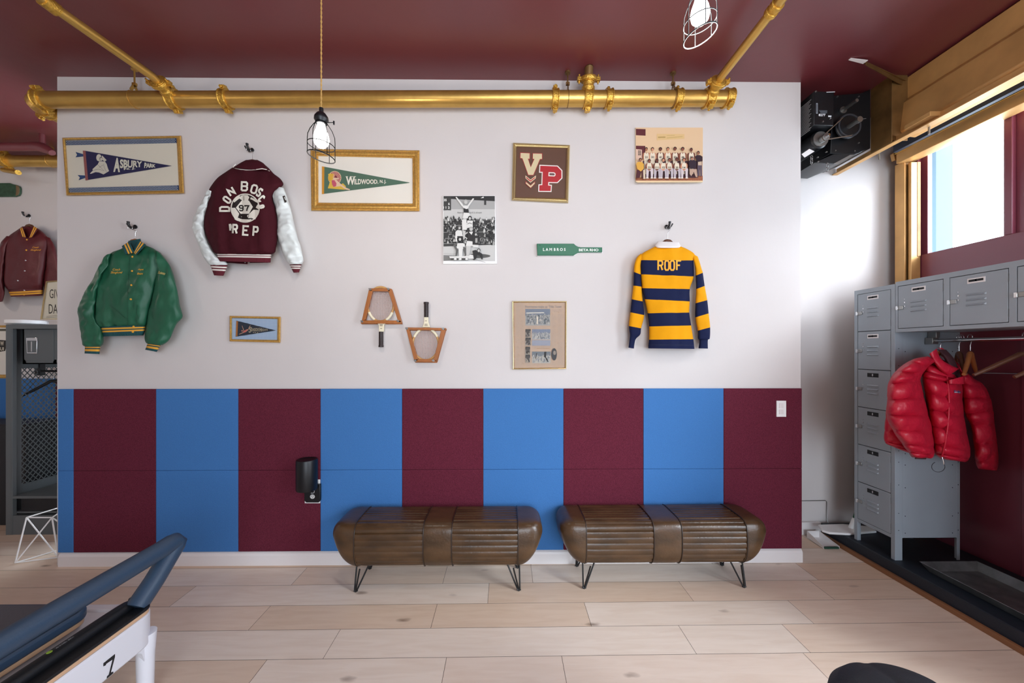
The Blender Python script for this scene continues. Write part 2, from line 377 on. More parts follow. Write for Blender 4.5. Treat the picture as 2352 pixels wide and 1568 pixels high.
pipe = tag(root('sprinkler_pipe', tuple((pl+pr_)/2)), 'large gold pipe running across the top of the white wall', 'pipe')
x0, x1 = pl.x, pr_.x; PZ = B(740, 228, y=YP).z
zl, zr = B(200, 229, y=YP).z, B(1500, 226.5, y=YP).z
def pz(x): 
    xa, xb = B(200, 229, y=YP).x, B(1500, 226.5, y=YP).x
    return zl + (zr-zl)*(x-xa)/(xb-xa)
MB().tube([(x0+.03, YP, pz(x0)), (x1, YP, pz(x1))], PR, 40).build('main_run', M['gold'], pipe, smooth=40)
MB().tube([(x0+.06,YP,pz(x0)),(x0+.02,YP+.004,pz(x0)),(x0-.02,YP+.025,pz(x0)),(x0-.045,YP+.06,pz(x0)),(x0-.05,YP+.10,pz(x0))], PR*1.09, 28).build('elbow', M['gold2'], pipe, smooth=50)
MB().tube([(x0-.05, YP+.09, pz(x0)), (x0-.05, 3.68, pz(x0))], PR, 28).build('return_run', M['gold'], pipe, smooth=40)
coupling((x0+.045, YP, pz(x0)), (1,0,0), PR, pipe, .5, .05); coupling((x0-.05, YP+.11, pz(x0)), (0,1,0), PR, pipe, .8)
for px, rot in ((519, .35), (1275, 0.05), (1398, -.35), (1556, -.25)):
    x = B(px, 228, y=YP).x; coupling((x, YP, pz(x)), (1,0,0), PR, pipe, rot+.0)
coupling((x1-.02, YP, pz(x1)), (1,0,0), PR, pipe, -.5, .055)
MB().lathe([(PR*.2, .0), (PR*.9, 0), (PR*.98, .012), (PR*.6, .028), (.004, .034)], (x1-.005, YP, pz(x1)), (1,0,0), 28).build('end_cap', M['gold2'], pipe, smooth=40)
# saddle tees with the branch pipes
def saddle(px, ax, tilt, rb):
    x = B(px, 228, y=YP).x; c = Vector((x, YP, pz(x))); mb = MB(); ax = Vector(ax).normalized()
    coupling(c, (1,0,0), PR, pipe, tilt, .062, 'saddle_clamp')
    mb.lathe([(rb+.016, PR*.6), (rb+.016, PR+.020), (rb+.008, PR+.026), (rb+.008, PR+.05), (rb+.018, PR+.052), (rb+.018, PR+.085), (rb+.006, PR+.09)], c, ax, 24)
    mb.lathe([(rb+.026, PR+.056), (rb+.028, PR+.06), (rb+.028, PR+.078), (rb+.026, PR+.082)], c, ax, 24)
    mb.build('outlet_collar', M['gold2'], pipe, smooth=35, bevel=.001)
    u = Vector((1,0,0))
    for s in (1,-1):
        b = MB(); b.cbox(c + ax*(PR+.068) + u*s*(rb+.036), (.032, .03, .024)); b.cyl(c + ax*(PR+.04) + u*s*(rb+.038), c + ax*(PR+.1) + u*s*(rb+.038), .006, 8)
        b.build('collar_bolt', M['gold2'], pipe, bevel=.001)
    return c
axb = Vector((0, -1, .30)).normalized()
c1 = saddle(400, axb, .45, .027); c2 = saddle(1628, axb, -.4, .027); c3 = saddle(1350, (0, -.25, 1), .2, .03)
def branch(c, px_top, label):
    s = c + axb*(PR+.06); e1 = s + Vector((0, -.06, .012)); top = B(px_top[0], px_top[1], z=e1.z+.0)
    mb = MB().tube([s, e1, (top.x, top.y, e1.z), (top.x, top.y-2.6, e1.z)], .0265, 24)
    r_ = tag(root('branch_pipe', (s.x, s.y, s.z)), label, 'pipe', 'gold branch pipes')
    mb.build('pipe_run', M['gold'], r_, smooth=50); return r_, top, e1
br1, t1, e1 = branch(c1, (103, 2), 'slim gold branch pipe coming out of the big pipe at left')
br2, t2, e2 = branch(c2, (1792, 2), 'slim gold branch pipe coming out of the big pipe at right')
yy = B(1780, 20, z=e2.z)
MB().lathe([(.028, -.035), (.035, -.033), (.035, -.01), (.030, -.008), (.030, .008), (.035, .01), (.035, .033), (.028, .035)], (t2.x, yy.y, e2.z), (0,1,0), 24).build('coupling_sleeve', M['gold2'], br2, smooth=35)
MB().cyl((t2.x-.0, yy.y-.05, e2.z+.01), (t2.x-.0, yy.y-.05, CEIL), .03, 20).build('riser', M['brass_dk'], br2, smooth=40)
MB().lathe([(.028, -.035), (.034, -.033), (.034, .033), (.028, .035)], (t1.x, t1.y+.02, e1.z), (0,1,0), 24).build('coupling_sleeve', M['gold2'], br1, smooth=35)
st = tag(MB().tube([c3 + Vector((0,-.02,PR+.07)), c3+Vector((0,-.045,PR+.16)), (c3.x, c3.y-.045, CEIL)], .030, 24).build('riser_pipe', M['brass_dk'], smooth=50), 'short upright brass stub pipe from the big gold pipe to the ceiling', 'pipe')
def hanger(px, kind, par, yP, zc, rr):
    x = B(px, 215, y=yP).x; mb = MB(); c = Vector((x, yP, zc)); k = rr/PR
    mb.tube(ringpts(c, (1,.0,0), rr+.003, 30, .5, 2*math.pi-.5), .0022, 6)
    tp = c + Vector((0, 0, rr + .055))
    a = ringpts(c, (1,0,0), rr+.003, 1, .5, 2*math.pi-.5)
    for q in a: 
        d = (q - tp); mb.cbox((q+tp)/2, (.020, .004, d.length*.98), 0, d.to_track_quat('Z', 'X').to_matrix())
    mb.cbox(tp, (.026, .016, .02)); mb.cyl(tp, (x, yP, CEIL), .0055, 8); mb.cyl((x, yP, CEIL-.012), (x, yP, CEIL), .02, 14)
    return mb.build('pipe_hanger', M['gold'] if kind else M['brass_dk'], par, smooth=30)
for px, k in ((309, 1), (1304, 0), (1546, 0)):
    x = B(px, 228, y=YP).x; hanger(px, k, pipe, YP, pz(x), PR)
# far pipes, left
far = tag(root('far_pipe', (-5.2, 3.78, 3.50)), 'gold pipe near the far wall, at the left edge', 'pipe')
pf = B(60, 370, y=3.78)
MB().cyl((-6.9, 3.78, pf.z), (-3.62, 3.78, pf.z), .054, 28).build('main_run', M['gold'], far, smooth=40)
hanger(118, 1, far, 3.78, pf.z, .054)
cc = B(8, 378, y=3.74); coupling((cc.x, 3.76, pf.z), (1,0,0), .054, far, .3)
MB().tube([B(8, 390, y=3.70), B(42, 396, y=3.62)], .022, 14).build('bolt_arm', M['gold2'], far, smooth=40)
fm = tag(root('maroon_pipe', (-5.2, 3.55, 3.5)), 'maroon painted pipe under the ceiling, at the far left', 'pipe')
pm = B(30, 337, y=3.55); 
pts = [Vector((-6.9, 3.55, pm.z))] + [B(px, 337+dy, y=3.55) for px, dy in ((30,0),(60,0),(85,-1),(98,2),(112,8),(120,14))]
MB().tube(pts, [.036,.036,.036,.040,.044,.036,.026], 18).build('pipe_run', M['ceiling'], fm, smooth=50)
q = B(97, 318, y=3.55); MB().cyl(q+Vector((0,0,-.05)), (q.x, q.y, CEIL), .022, 14).build('riser', M['ceiling'], fm, smooth=40)
# ---------------------------------------------------------------- pendant lamps
def pendant(bot, w, label, group, tilt=(0.0, 0.0), energy=16, roll=0, color=(1, .93, .84), cage='cage_black'):
    """bot: centre of the cage mouth; w: cage radius"""
    b = Vector(bot); h = w*3.0; R = Matrix.Rotation(tilt[0], 3, 'X') @ Matrix.Rotation(tilt[1], 3, 'Y')
    top = b + Vector((0, 0, h)); 
    rt = tag(root('pendant_lamp', tuple(b)), label, 'lamp', group)
    # twisted cord
    cp = []; L = CEIL - top.z - w*.9
    nt_ = int(L/.012)
    for ph in (0, math.pi):
        mb = [] 
        for k in range(nt_+1):
            t = k/nt_; cp.append(None); mb.append(Vector((b.x + .0022*math.cos(t*L*150+ph), b.y + .0022*math.sin(t*L*150+ph), top.z+w*.9 + L*t)))
        MB().tube(mb, .0021, 5).build('cord', M['cordgold'], rt, smooth=60)
    MB().lathe([(.008, 0), (.045, 0), (.05, .012), (.02, .03), (.006, .03)][::-1] and [(.05, 0), (.055, -.008), (.03, -.028), (.006, -.032)], (b.x, b.y, CEIL), (0,0,1), 20).build('ceiling_rose', M['black'], rt, smooth=40)
    s = w
    mb = MB().lathe([(s*.16, .9*w), (s*.17, .55*w), (s*.34, .45*w), (s*.52, .18*w), (s*.54, -.05*w), (s*.40, -.25*w), (s*.38, -.4*w)], top, (0,0,1), 20)
    mb.build('socket', M['black'], rt, smooth=40)
    k_ = MB(); sx = top + Vector((s*.5, 0, -.28*w)); k_.cyl(sx, sx+Vector((s*.5,0,0)), .003, 8); k_.cyl(sx+Vector((s*.5,0,-.008)), sx+Vector((s*.5,0,.008)), .004, 8); k_.build('switch_key', M['black'], rt)
    # cage
    cg = MB(); prof = [(.42, -.30), (.55, -.45), (.80, -.85), (.97, -1.30), (1.0, -1.7), (1.0, -3.0)]
    def pt(a, r, z): 
        v = Vector((math.cos(a)*r*w, math.sin(a)*r*w, z*w))
        if z < -1.2:   # the mouth is cut aslant
            v.z += (v.x*math.sin(roll)) * (-(z+1.2)/1.8) * .62
        return top + v
    for k in range(6):
        a = 2*math.pi*k/6 + .35
        cg.tube([pt(a, r, z) for r, z in prof], .0017, 6)
    for r, z in ((.42, -.30), (1.0, -2.1), (1.0, -3.0)):
        cg.tube([pt(2*math.pi*j/32, r, z) for j in range(32)], .0019 if z > -2.9 else .0025, 6, 0, True)
    cg.build('wire_cage', M[cage], rt, smooth=60)
    bl = MB().lathe([(.002, -2.25*w), (.3*w, -2.2*w), (.52*w, -1.95*w), (.6*w, -1.6*w), (.52*w, -1.2*w), (.36*w, -.75*w), (.28*w, -.4*w)], top, (0,0,1), 24)
    bl.build('bulb', M['bulb'], rt, smooth=60)
    l = bpy.data.lights.new('bulb_light', 'POINT'); l.energy = energy; l.color = color; l.shadow_soft_size = .045
    lo = bpy.data.objects.new('bulb_light', l); COL.objects.link(lo); lo.parent = rt; lo.location = (0, 0, -.05)
    return rt
M['cage_black'] = mat('matt_black_wire', '050506', .9, spec=.08); M['cage_lit'] = mat('lit_black_wire', '3A3D40', .7, spec=.3)  # second lamp's black wire painted grey for the strong bulb light on it
M['cordgold'] = mat('gold_fabric_cord', 'C49A55', .7)
pb = B(738, 360, y=1.75)
pendant(pb, .058, 'caged pendant lamp hanging on a gold cord over the green pennant frame', 'caged pendant lamps', roll=-.31, energy=11)
pb2 = B(1608, 82, y=1.42)
pendant(pb2, .058, 'caged pendant lamp cut off by the top edge, by the slanting gold pipe', 'caged pendant lamps', roll=.52, energy=11, cage='cage_lit')
for (x, y, en) in ((-3.6, .2, 8), (-4.9, 2.6, 9), (-1.2, -1.6, 12), (-4.0, -2.2, 6), (1.6, -1.7, 16)):  # unseen lamps added to fill the room; the upper-left one inferred from a shadow
    pendant((x, y, 2.75), .058, 'unseen caged pendant lamp added to light the room, outside the photo', 'caged pendant lamps', roll=-.9, energy=en, color=(1, .88, .74) if x < -3 else (1, .95, .9))
# ---------------------------------------------------------------- lettering and artwork
_tc = {}
def text_tris(s, bold=0.0, shear=0.0):
    key = (s, bold, shear)
    if key in _tc: return _tc[key]
    cu = bpy.data.curves.new('t', 'FONT'); cu.body = s; cu.offset = bold; cu.shear = shear; cu.resolution_u = 3; cu.size = 1
    o = bpy.data.objects.new('t', cu); COL.objects.link(o)
    dg = bpy.context.evaluated_depsgraph_get(); me = o.evaluated_get(dg).to_mesh()
    vs = [(v.co.x, v.co.y) for v in me.vertices]; fs = [tuple(p.vertices) for p in me.polygons]
    o.evaluated_get(dg).to_mesh_clear(); bpy.data.objects.remove(o); bpy.data.curves.remove(cu)
    x0 = min(v[0] for v in vs); x1 = max(v[0] for v in vs); y0 = min(v[1] for v in vs); y1 = max(v[1] for v in vs)
    r = ([((x-x0)/(x1-x0), (y-y0)/(y1-y0)) for x, y in vs], fs, (x1-x0)/(y1-y0)); _tc[key] = r; return r
# block letters drawn with strokes on a 4 x 6 grid (y up)
BLK = {'D': [[(0,0),(0,6),(3,6),(4,5),(4,1),(3,0),(0,0)]], 'O': [[(1,0),(0,1),(0,5),(1,6),(3,6),(4,5),(4,1),(3,0),(1,0)]],
 'N': [[(0,0),(0,6),(4,0),(4,6)]], 'B': [[(0,0),(0,6),(3.2,6),(4,5.2),(4,3.8),(3.2,3.1),(0,3.1)],[(3.2,3.1),(4,2.3),(4,.8),(3.2,0),(0,0)]],
 'S': [[(4,4.8),(3.2,6),(.8,6),(0,5),(0,4),(1,3.2),(3,2.8),(4,2),(4,1),(3.2,0),(.8,0),(0,1.2)]],
 'C': [[(4,4.6),(4,5),(3,6),(1,6),(0,5),(0,1),(1,0),(3,0),(4,1),(4,1.4)]], 'R': [[(0,0),(0,6),(3.2,6),(4,5.2),(4,3.7),(3.2,3),(0,3)],[(2.4,3),(4,0)]],
 'E': [[(4,6),(0,6),(0,0),(4,0)],[(0,3.1),(3,3.1)]], 'P': [[(0,0),(0,6),(3.2,6),(4,5.2),(4,3.6),(3.2,2.8),(0,2.8)]],
 'F': [[(4,6),(0,6),(0,0)],[(0,3.1),(3,3.1)]], '9': [[(4,3),(1,3),(0,3.8),(0,5.2),(1,6),(3,6),(4,5),(4,1),(3,0),(1,0),(0,1)]],
 '7': [[(0,5),(0,6),(4,6),(2.4,3),(1.8,0)]]}
class Art:
    """flat polygons in crop pixels, laid on a surface by conv(px, py, layer) -> point"""
    def __init__(s, ox, oy, sc, surf, sub=0):
        s.sub = sub or (22 if surf.__name__ == 'f' else 0); s.ox, s.oy, s.sc, s.surf, s.k, s.mb = ox, oy, sc, surf, 0, MB()
    def P(s, u, v): return s.surf(s.ox + u/s.sc, s.oy + v/s.sc, s.k)
    def face(s, vs, fs, col):
        if s.sub:      # laid on cloth: cut into small triangles so that it follows the folds
            nv = []; nf = []
            for f in fs:
                pts = [Vector((vs[i][0], vs[i][1], 0)) for i in f]
                tris = [tuple(range(3))] if len(pts) == 3 else tessellate_polygon([pts])
                for t in tris:
                    st = [tuple(pts[i] for i in t)]
                    while st:
                        a, b, c = st.pop(); e = [(b-a).length, (c-b).length, (a-c).length]; m = max(e)
                        if m > s.sub:
                            k = e.index(m); a, b, c = ((a, b, c), (b, c, a), (c, a, b))[k]; h = (a+b)/2; st += [(a, h, c), (h, b, c)]
                        else: n = len(nv); nv += [(a.x, a.y), (b.x, b.y), (c.x, c.y)]; nf.append((n, n+1, n+2))
            vs, fs = nv, nf
        P3 = [s.P(u, v) for u, v in vs]; c = srgb(col) if isinstance(col, (str, tuple)) and len(col) in (3, 6) else col
        out = []
        for f in fs:
            a = sum(((vs[f[i]][0]*vs[f[(i+1)%len(f)]][1] - vs[f[(i+1)%len(f)]][0]*vs[f[i]][1]) for i in range(len(f))))
            out.append(f if a > 0 else f[::-1])
        s.mb.add(P3, [tuple(f[::-1]) for f in out], 0, c)
    def poly(s, pts, col, keep=False):
        s.face(pts, [tuple(range(len(pts)))], col); s.k += 0 if keep else 1; return s
    def circ(s, x, y, rx, col, ry=None, n=20, keep=False, rot=0):
        ry = ry or rx; c, d = math.cos(rot), math.sin(rot)
        return s.poly([(x + rx*math.cos(a)*c - ry*math.sin(a)*d, y + rx*math.cos(a)*d + ry*math.sin(a)*c) for a in [2*math.pi*i/n for i in range(n)]], col, keep)
    def line(s, pts, w, col, closed=False, keep=False, sub=1):
        N = len(pts); L = []; Rr = []
        if sub > 1:
            q = []
            for i in range(N - (0 if closed else 1)):
                a, b = pts[i], pts[(i+1) % N]
                for j in range(sub): q.append((a[0]+(b[0]-a[0])*j/sub, a[1]+(b[1]-a[1])*j/sub))
            if not closed: q.append(pts[-1])
            pts = q; N = len(pts)
        for i in range(N):
            a = pts[i-1] if (i or closed) else pts[i]; b = pts[(i+1)%N] if (i < N-1 or closed) else pts[i]; p = pts[i]
            d1 = Vector((p[0]-a[0], p[1]-a[1])); d2 = Vector((b[0]-p[0], b[1]-p[1]))
            if d1.length < 1e-9: d1 = d2
            if d2.length < 1e-9: d2 = d1
            d1 = d1.normalized(); d2 = d2.normalized(); t = d1+d2
            t = t.normalized() if t.length > 1e-6 else d1
            n = Vector((-t.y, t.x)); k = w/2/max(.5, abs(n.dot(Vector((-d1.y, d1.x)))))
            L.append((p[0]+n.x*k, p[1]+n.y*k)); Rr.append((p[0]-n.x*k, p[1]-n.y*k))
        vs = L + Rr; fs = [(i, (i+1)%N, N+(i+1)%N, N+i) for i in range(N if closed else N-1)]
        s.face(vs, fs, col); s.k += 0 if keep else 1; return s
    def text(s, t, x, y, w, h, col, rot=0, bold=.0, shear=0.0, h2=None):
        """lower left corner (x, y) in crop px, width w, height h; h2: height at the right end"""
        vs, fs, _ = text_tris(t, bold, shear); c, d = math.cos(rot), math.sin(rot); h2 = h2 or h
        pts = []
        for a, b in vs:
            X = a*w; Y = -(b-.5)*(h+(h2-h)*a) - h/2
            pts.append((x + X*c - Y*d, y + X*d + Y*c))
        s.face(pts, fs, col); s.k += 1; return s
    def block(s, ch, x, y, w, h, th, col, rot=0, back=None):
        """centre (x, y)"""
        c, d = math.cos(rot), math.sin(rot)
        for pas in ((back, th*1.5), (col, th)) if back else ((col, th),):
            for st in BLK[ch]:
                pts = []
                for a, b in st:
                    X = (a/4-.5)*(w-th); Y = -(b/6-.5)*(h-th); pts.append((x + X*c - Y*d, y + X*d + Y*c))
                closed = pts[0] == pts[-1]
                if closed: pts = pts[:-1]
                s.line(pts, pas[1], pas[0], closed, True, 3)
            s.k += 1
        return s
    def build(s, name, parent=None): return s.mb.build(name, M['art'], parent)
def flat(yp, eps=.00035):
    return lambda px, py, k: B(px, py, y=yp - k*eps)
def draped(trees, off=.0025, eps=.0005, fallback=None):
    def f(px, py, k):
        d = ray(px, py).normalized(); best = None
        for t in trees:
            h = t.ray_cast(EYE, d)
            if h[0] is not None and (best is None or h[3] < best): best = h[3]
        if best is None: best = f.last or fallback or 2.9
        else: f.last = best
        return EYE + d*(best - off - k*eps)
    f.last = None
    return f
def quad_frame(outer, inner, y0, th, name, m, parent, lip=.006, prof=None):
    """a picture frame from its outer and inner corners (photo px) standing th in front of y0"""
    mb = MB(); prof = prof or [(0, 0), (0, .75), (.25, 1), (.6, .92), (.85, .7), (1, .45), (1, 0)]
    rings = []
    for a, d in prof:
        y = y0 - th*d
        rings.append([B(o[0]+(i[0]-o[0])*a, o[1]+(i[1]-o[1])*a, y=y) for o, i in zip(outer, inner)])
    vs = [v for r in rings for v in r]; n = len(rings); fs = []
    for r in range(n-1):
        for k in range(4):
            l = (k+1) % 4; fs.append((r*4+k, r*4+l, (r+1)*4+l, (r+1)*4+k))
    for k in range(4): l = (k+1) % 4; fs.append(((n-1)*4+k, (n-1)*4+l, l, k))
    mb.add(vs, fs); return mb.build(name, m, parent, bevel=.0008)
def board(corners, y0, y1, name, m, parent=None, bevel=0):
    return MB().prism([B(a, b, y=y0) for a, b in corners], (0, y1-y0, 0)).build(name, m, parent, bevel=bevel)
def pane(corners, y, parent): return MB().prism([B(a, b, y=y) for a, b in corners], (0, .0015, 0)).build('glass_pane', M['glass'], parent)
def beads(p, q, n, y, r, mb):
    for k in range(n):
        t = (k+.5)/n; c = B(p[0]+(q[0]-p[0])*t, p[1]+(q[1]-p[1])*t, y=y); mb.lathe([(r*.3, -r), (r, -r*.3), (r, r*.3), (r*.3, r)], c, (0,1,0), 6)
M['mount'] = mat('cream_mount_board', 'D5CFBE', .7)
M['mountlt'] = mat('pale_mount_board', 'E6E1D6', .7)
WF = D   # wall face
# ---- navy pennant frame
def cr(ox, oy, sc, pts): return [(ox+u/sc, oy+v/sc) for u, v in pts]
c1_ = lambda pts: cr(0, 160, 4.9, pts)
fo = c1_([(700,765),(2037,742),(2072,1390),(745,1414)]); fi = c1_([(737,795),(1986,770),(2015,1356),(775,1382)])
cen = B(283, 447, y=WF)
fr = tag(root('framed_pennant', tuple(cen)), 'gold-framed navy seaside pennant with dotted bands, top left of the wall', 'picture frame')
quad_frame(fo, fi, WF-.001, .028, 'frame', M['frame'], fr)
board(fi, WF-.012, WF-.002, 'backing', M['mount'], fr)
A = Art(0, 160, 4.9, flat(WF-.0125))
A.poly([(740,798),(1986,772),(1990,826),(745,851)], '1C3A5E').poly([(775,1330),(2012,1300),(2015,1354),(777,1380)], '1C3A5E')
for band in (((742,800),(1988,774),52), ((777,1332),(2013,1302),50)):
    (xa, ya), (xb, yb), h = band
    for i in range(74):
        for j in range(4):
            t = (i+.5+(j%2)*.5)/75; A.circ(xa+(xb-xa)*t, ya+(yb-ya)*t + h*(j+.5)/4, 4.2, 'DDE6EA', n=5, keep=True)
A.k += 1
A.build('dotted_bands', fr)
A = Art(0, 160, 4.9, flat(WF-.0145, .0003))
A.poly([(850,925),(938,950),(938,975),(850,985),(868,958)], '27446E').poly([(872,1185),(962,1190),(962,1215),(885,1243),(900,1212)], '27446E')
A.poly([(960,912),(1935,1082),(988,1240)], '1F2249').poly([(932,910),(962,912),(992,1243),(962,1246)], '8E5350')
# bathing figure
A.circ(1113, 990, 30, 'C9C4B4', 40).poly([(1150,965),(1200,1018),(1180,1032),(1140,1010)], 'C9C4B4')
A.circ(1136, 1003, 16, '2A2B4A', 22).circ(1138, 1008, 12, 'C9C4B4', 19).poly([(1118,1030),(1180,1032),(1200,1060),(1215,1110),(1228,1140),(1195,1160),(1165,1178),(1100,1150),(1050,1140),(1040,1120),(1100,1065)], 'C9C4B4')
A.poly([(1100,1065),(1050,1120),(1042,1138),(1012,1168),(1022,1172),(1075,1152),(1150,1160),(1185,1120),(1120,1080)], 'C9C4B4').line([(1100,1068),(1172,1138),(1110,1120),(1045,1132)], 3, '2A2B4A').line([(1165,1060),(1178,1110),(1200,1150)], 2.5, '2A2B4A').line([(1115,1100),(1160,1072)], 2.5, '2A2B4A')
A.text('A', 1275, 1150, 75, 160, 'C9C7B6', bold=.05, rot=.04).text('SBURY', 1348, 1110, 252, 104, 'C9C7B6', bold=.04, h2=64, rot=.02).text('PARK', 1622, 1106, 128, 62, 'C9C7B6', bold=.05, h2=34, rot=.06)
A.text('N. J.', 1395, 1135, 130, 28, 'C9C7B6', bold=.04, rot=-.09)
A.build('pennant', fr); pane(fi, WF-.018, fr)
# ---- green pennant frame
c5 = lambda pts: cr(680, 240, 6.031, pts)
fo = c5([(200,615),(1710,635),(1710,1475),(210,1468)]); fi = c5([(308,712),(1612,742),(1615,1370),(310,1358)])
fr = tag(root('framed_pennant', tuple(B(840, 484, y=WF))), 'ornate wide gold frame with a green pennant, beside the hanging lamp', 'picture frame')
quad_frame(fo, fi, WF-.001, .040, 'frame', M['frame'], fr, prof=[(0,0),(0,.5),(.1,.62),(.22,.58),(.35,.9),(.55,1),(.72,.85),(.82,.6),(.9,.66),(1,.5),(1,0)])
mb = MB()
for k in range(4):
    for a, n_ in ((.16, (70, 40)[k % 2]), (.86, (80, 36)[k % 2])):
        o1, i1, o2, i2 = fo[k], fi[k], fo[(k+1)%4], fi[(k+1)%4]
        L_ = lambda o, i: (o[0]+(i[0]-o[0])*a, o[1]+(i[1]-o[1])*a)
        beads(L_(o1, i1), L_(o2, i2), n_, WF-(.026 if a < .5 else .028), .0028, mb)
mb.build('beading', M['frame'], fr)
board(fi, WF-.014, WF-.002, 'backing', M['mountlt'], fr)
A = Art(680, 240, 6.031, flat(WF-.0160, .0003))
A.poly([(358,855),(1575,1080),(1565,1086),(358,1240)], '4F6D5A').poly([(358,855),(392,860),(388,1238),(358,1240)], 'D08F2A')
A.circ(535, 1015, 92, 'D9C49A', 95)
for i in range(22):
    a0 = 2*math.pi*i/22; a1 = a0 + 2*math.pi/22*.72
    A.poly([(535,1015),(535+84*math.cos(a0),1015+87*math.sin(a0)),(535+84*math.cos(a1),1015+87*math.sin(a1))], 'B0505E', keep=True)
A.k += 1
A.circ(540, 1015, 30, '7A3340', 34)
A.poly([(440,1160),(485,1020),(450,1000),(445,960),(490,955),(520,1000),(520,1060),(600,1120),(650,1090),(690,1130),(680,1180)], 'D9B347')
A.circ(512, 985, 24, 'D9A878', 28).poly([(488,960),(520,955),(510,990),(490,1040),(455,1060),(442,1010)], 'D8A83C')
A.poly([(520,1010),(595,1020),(598,1030),(530,1045),(560,1040),(620,1100),(690,1150),(750,1175),(740,1185),(690,1178),(620,1130),(530,1140),(500,1060)], 'E0BFA2')
A.poly([(492,1050),(530,1045),(560,1090),(555,1130),(520,1142),(500,1110)], 'C0566A')
A.text('W', 690, 1112, 128, 118, 'E9E4D4', bold=.035).text('ILDWOOD.', 808, 1108, 332, 80, 'E9E4D4', bold=.03, h2=56).text('N. J.', 1160, 1100, 88, 58, 'E9E4D4', bold=.03)
for x in (690, 760, 800): A.poly([(x-4,994),(x+30,994),(x+30,1002),(x-4,1002)], 'E9E4D4', keep=True)
A.build('pennant', fr); pane(fi, WF-.022, fr)
# ---- small navy pennant
c6 = lambda pts: cr(520, 720, 18.09, pts)
fo = c6([(128,92),(2255,132),(2240,1205),(128,1150)]); fi = c6([(232,185),(2120,225),(2105,1090),(235,1058)])
fr = tag(root('framed_pennant', tuple(B(585, 786, y=WF))), 'small gilt frame with a navy pennant on blue gingham', 'picture frame')
quad_frame(fo, fi, WF-.001, .024, 'frame', M['frame'], fr)
mb = MB()
for k in range(4):
    o1, i1, o2, i2 = fo[k], fi[k], fo[(k+1)%4], fi[(k+1)%4]; L_ = lambda o, i, a=.45: (o[0]+(i[0]-o[0])*a, o[1]+(i[1]-o[1])*a)
    beads(L_(o1, i1), L_(o2, i2), (34, 18)[k % 2], WF-.0245, .0022, mb)
mb.build('beading', M['frame'], fr)
board(fi, WF-.010, WF-.002, 'backing', M['mountlt'], fr)
A = Art(520, 720, 18.09, flat(WF-.0105, .0002))
A.poly([(232,185),(2120,225),(2105,1090),(235,1058)], 'C9D6E2')
for i in range(33): x = 240 + i*57; A.poly([(x,186+(i*57)*.021),(x+26,186+(i*57)*.021),(x+26,1058+(i*57)*.017),(x,1058+(i*57)*.017)], '8FA9C6', keep=True)
A.k += 1
for i in range(15): y = 195 + i*58; A.poly([(235,y),(2110,y+38),(2110,y+62),(235,y+24)], '7F9BBC', keep=True)
A.k += 1
A.build('gingham_mat', fr)
A = Art(520, 720, 18.09, flat(WF-.0135, .0003))
A.poly([(410,290),(2060,700),(385,960)], '1D2735').poly([(412,305),(485,320),(460,945),(388,950)], 'A0642A')
A.poly([(500,860),(680,775),(720,730),(640,500),(660,500),(740,710),(850,650),(900,655),(940,560),(985,490),(1000,495),(950,620),(900,690),(800,770),(710,800),(560,860)], 'B58A70').poly([(690,745),(840,655),(865,700),(790,770),(710,795)], 'C2625A').circ(650,715,32,'A8705C')
A.text('S', 925, 790, 130, 230, 'A39A80', bold=.02, shear=.3).text('EASIDE', 1030, 730, 320, 130, 'A39A80', bold=.02).text('H', 1375, 750, 70, 170, 'A39A80', bold=.03).text('EIGHTS', 1450, 735, 270, 120, 'A39A80', bold=.02, h2=70)
A.text('N.J.', 1110, 815, 240, 55, 'A39A80', bold=.02)
A.build('pennant', fr); pane(fi, WF-.017, fr)
# ---- varsity letters frame
c8 = lambda pts: cr(1170, 320, 10.453, pts)
fo = c8([(90,80),(1455,135),(1415,1525),(60,1462)]); fi = c8([(178,185),(1370,220),(1335,1415),(148,1385)])
fr = tag(root('framed_letters', tuple(B(1240, 466, y=WF))), 'square gold frame with cream V and red P varsity letters on brown', 'picture frame')
quad_frame(fo, fi, WF-.001, .026, 'frame', M['frame_lt'], fr, prof=[(0,0),(0,.6),(.15,.8),(.4,1),(.55,.8),(.6,.85),(.85,.7),(1,.4),(1,0)])
board(fi, WF-.010, WF-.002, 'backing', mat('brown_mount', '5E3D2B', .7), fr)
A = Art(1170, 320, 10.453, flat(WF-.012, .0005))
V = [(270,325),(485,335),(482,465),(443,463),(512,672),(603,468),(563,465),(567,340),(782,345),(782,468),(733,472),(573,852),(455,850),(315,455),(265,445)]
def grow(P, k):
    out = []; n = len(P)
    ar = sum(P[i][0]*P[(i+1)%n][1]-P[(i+1)%n][0]*P[i][1] for i in range(n)); sg = 1 if ar > 0 else -1
    for i in range(n):
        a, p, b = Vector(P[i-1]), Vector(P[i]), Vector(P[(i+1)%n]); d1 = (p-a).normalized(); d2 = (b-p).normalized()
        n1 = Vector((d1.y, -d1.x))*sg; n2 = Vector((d2.y, -d2.x))*sg; m_ = (n1+n2); m_ = m_/max(.4, m_.length_squared/2)
        out.append(tuple(p + m_*k))
    return out
A.poly(grow(V, 14), 'A22226').poly(V, 'D3C49C')
P_ = [(742,632),(1150,650),(1250,752),(1250,925),(1148,1028),(935,1024),(930,1108),(998,1112),(990,1240),(715,1236),(720,1100),(790,1096),(800,780),(735,778)]
A.poly(grow(P_, 22), 'EFE6DF').poly(P_, 'B0121E').poly([(940,785),(1070,790),(1108,815),(1108,865),(1080,890),(935,882)], 'EFE6DF').poly([(962,808),(1065,812),(1086,828),(1086,855),(1068,866),(960,860)], '6A4A48')
ch = [(385,865),(508,965),(638,865),(632,935),(505,1038),(388,932)]
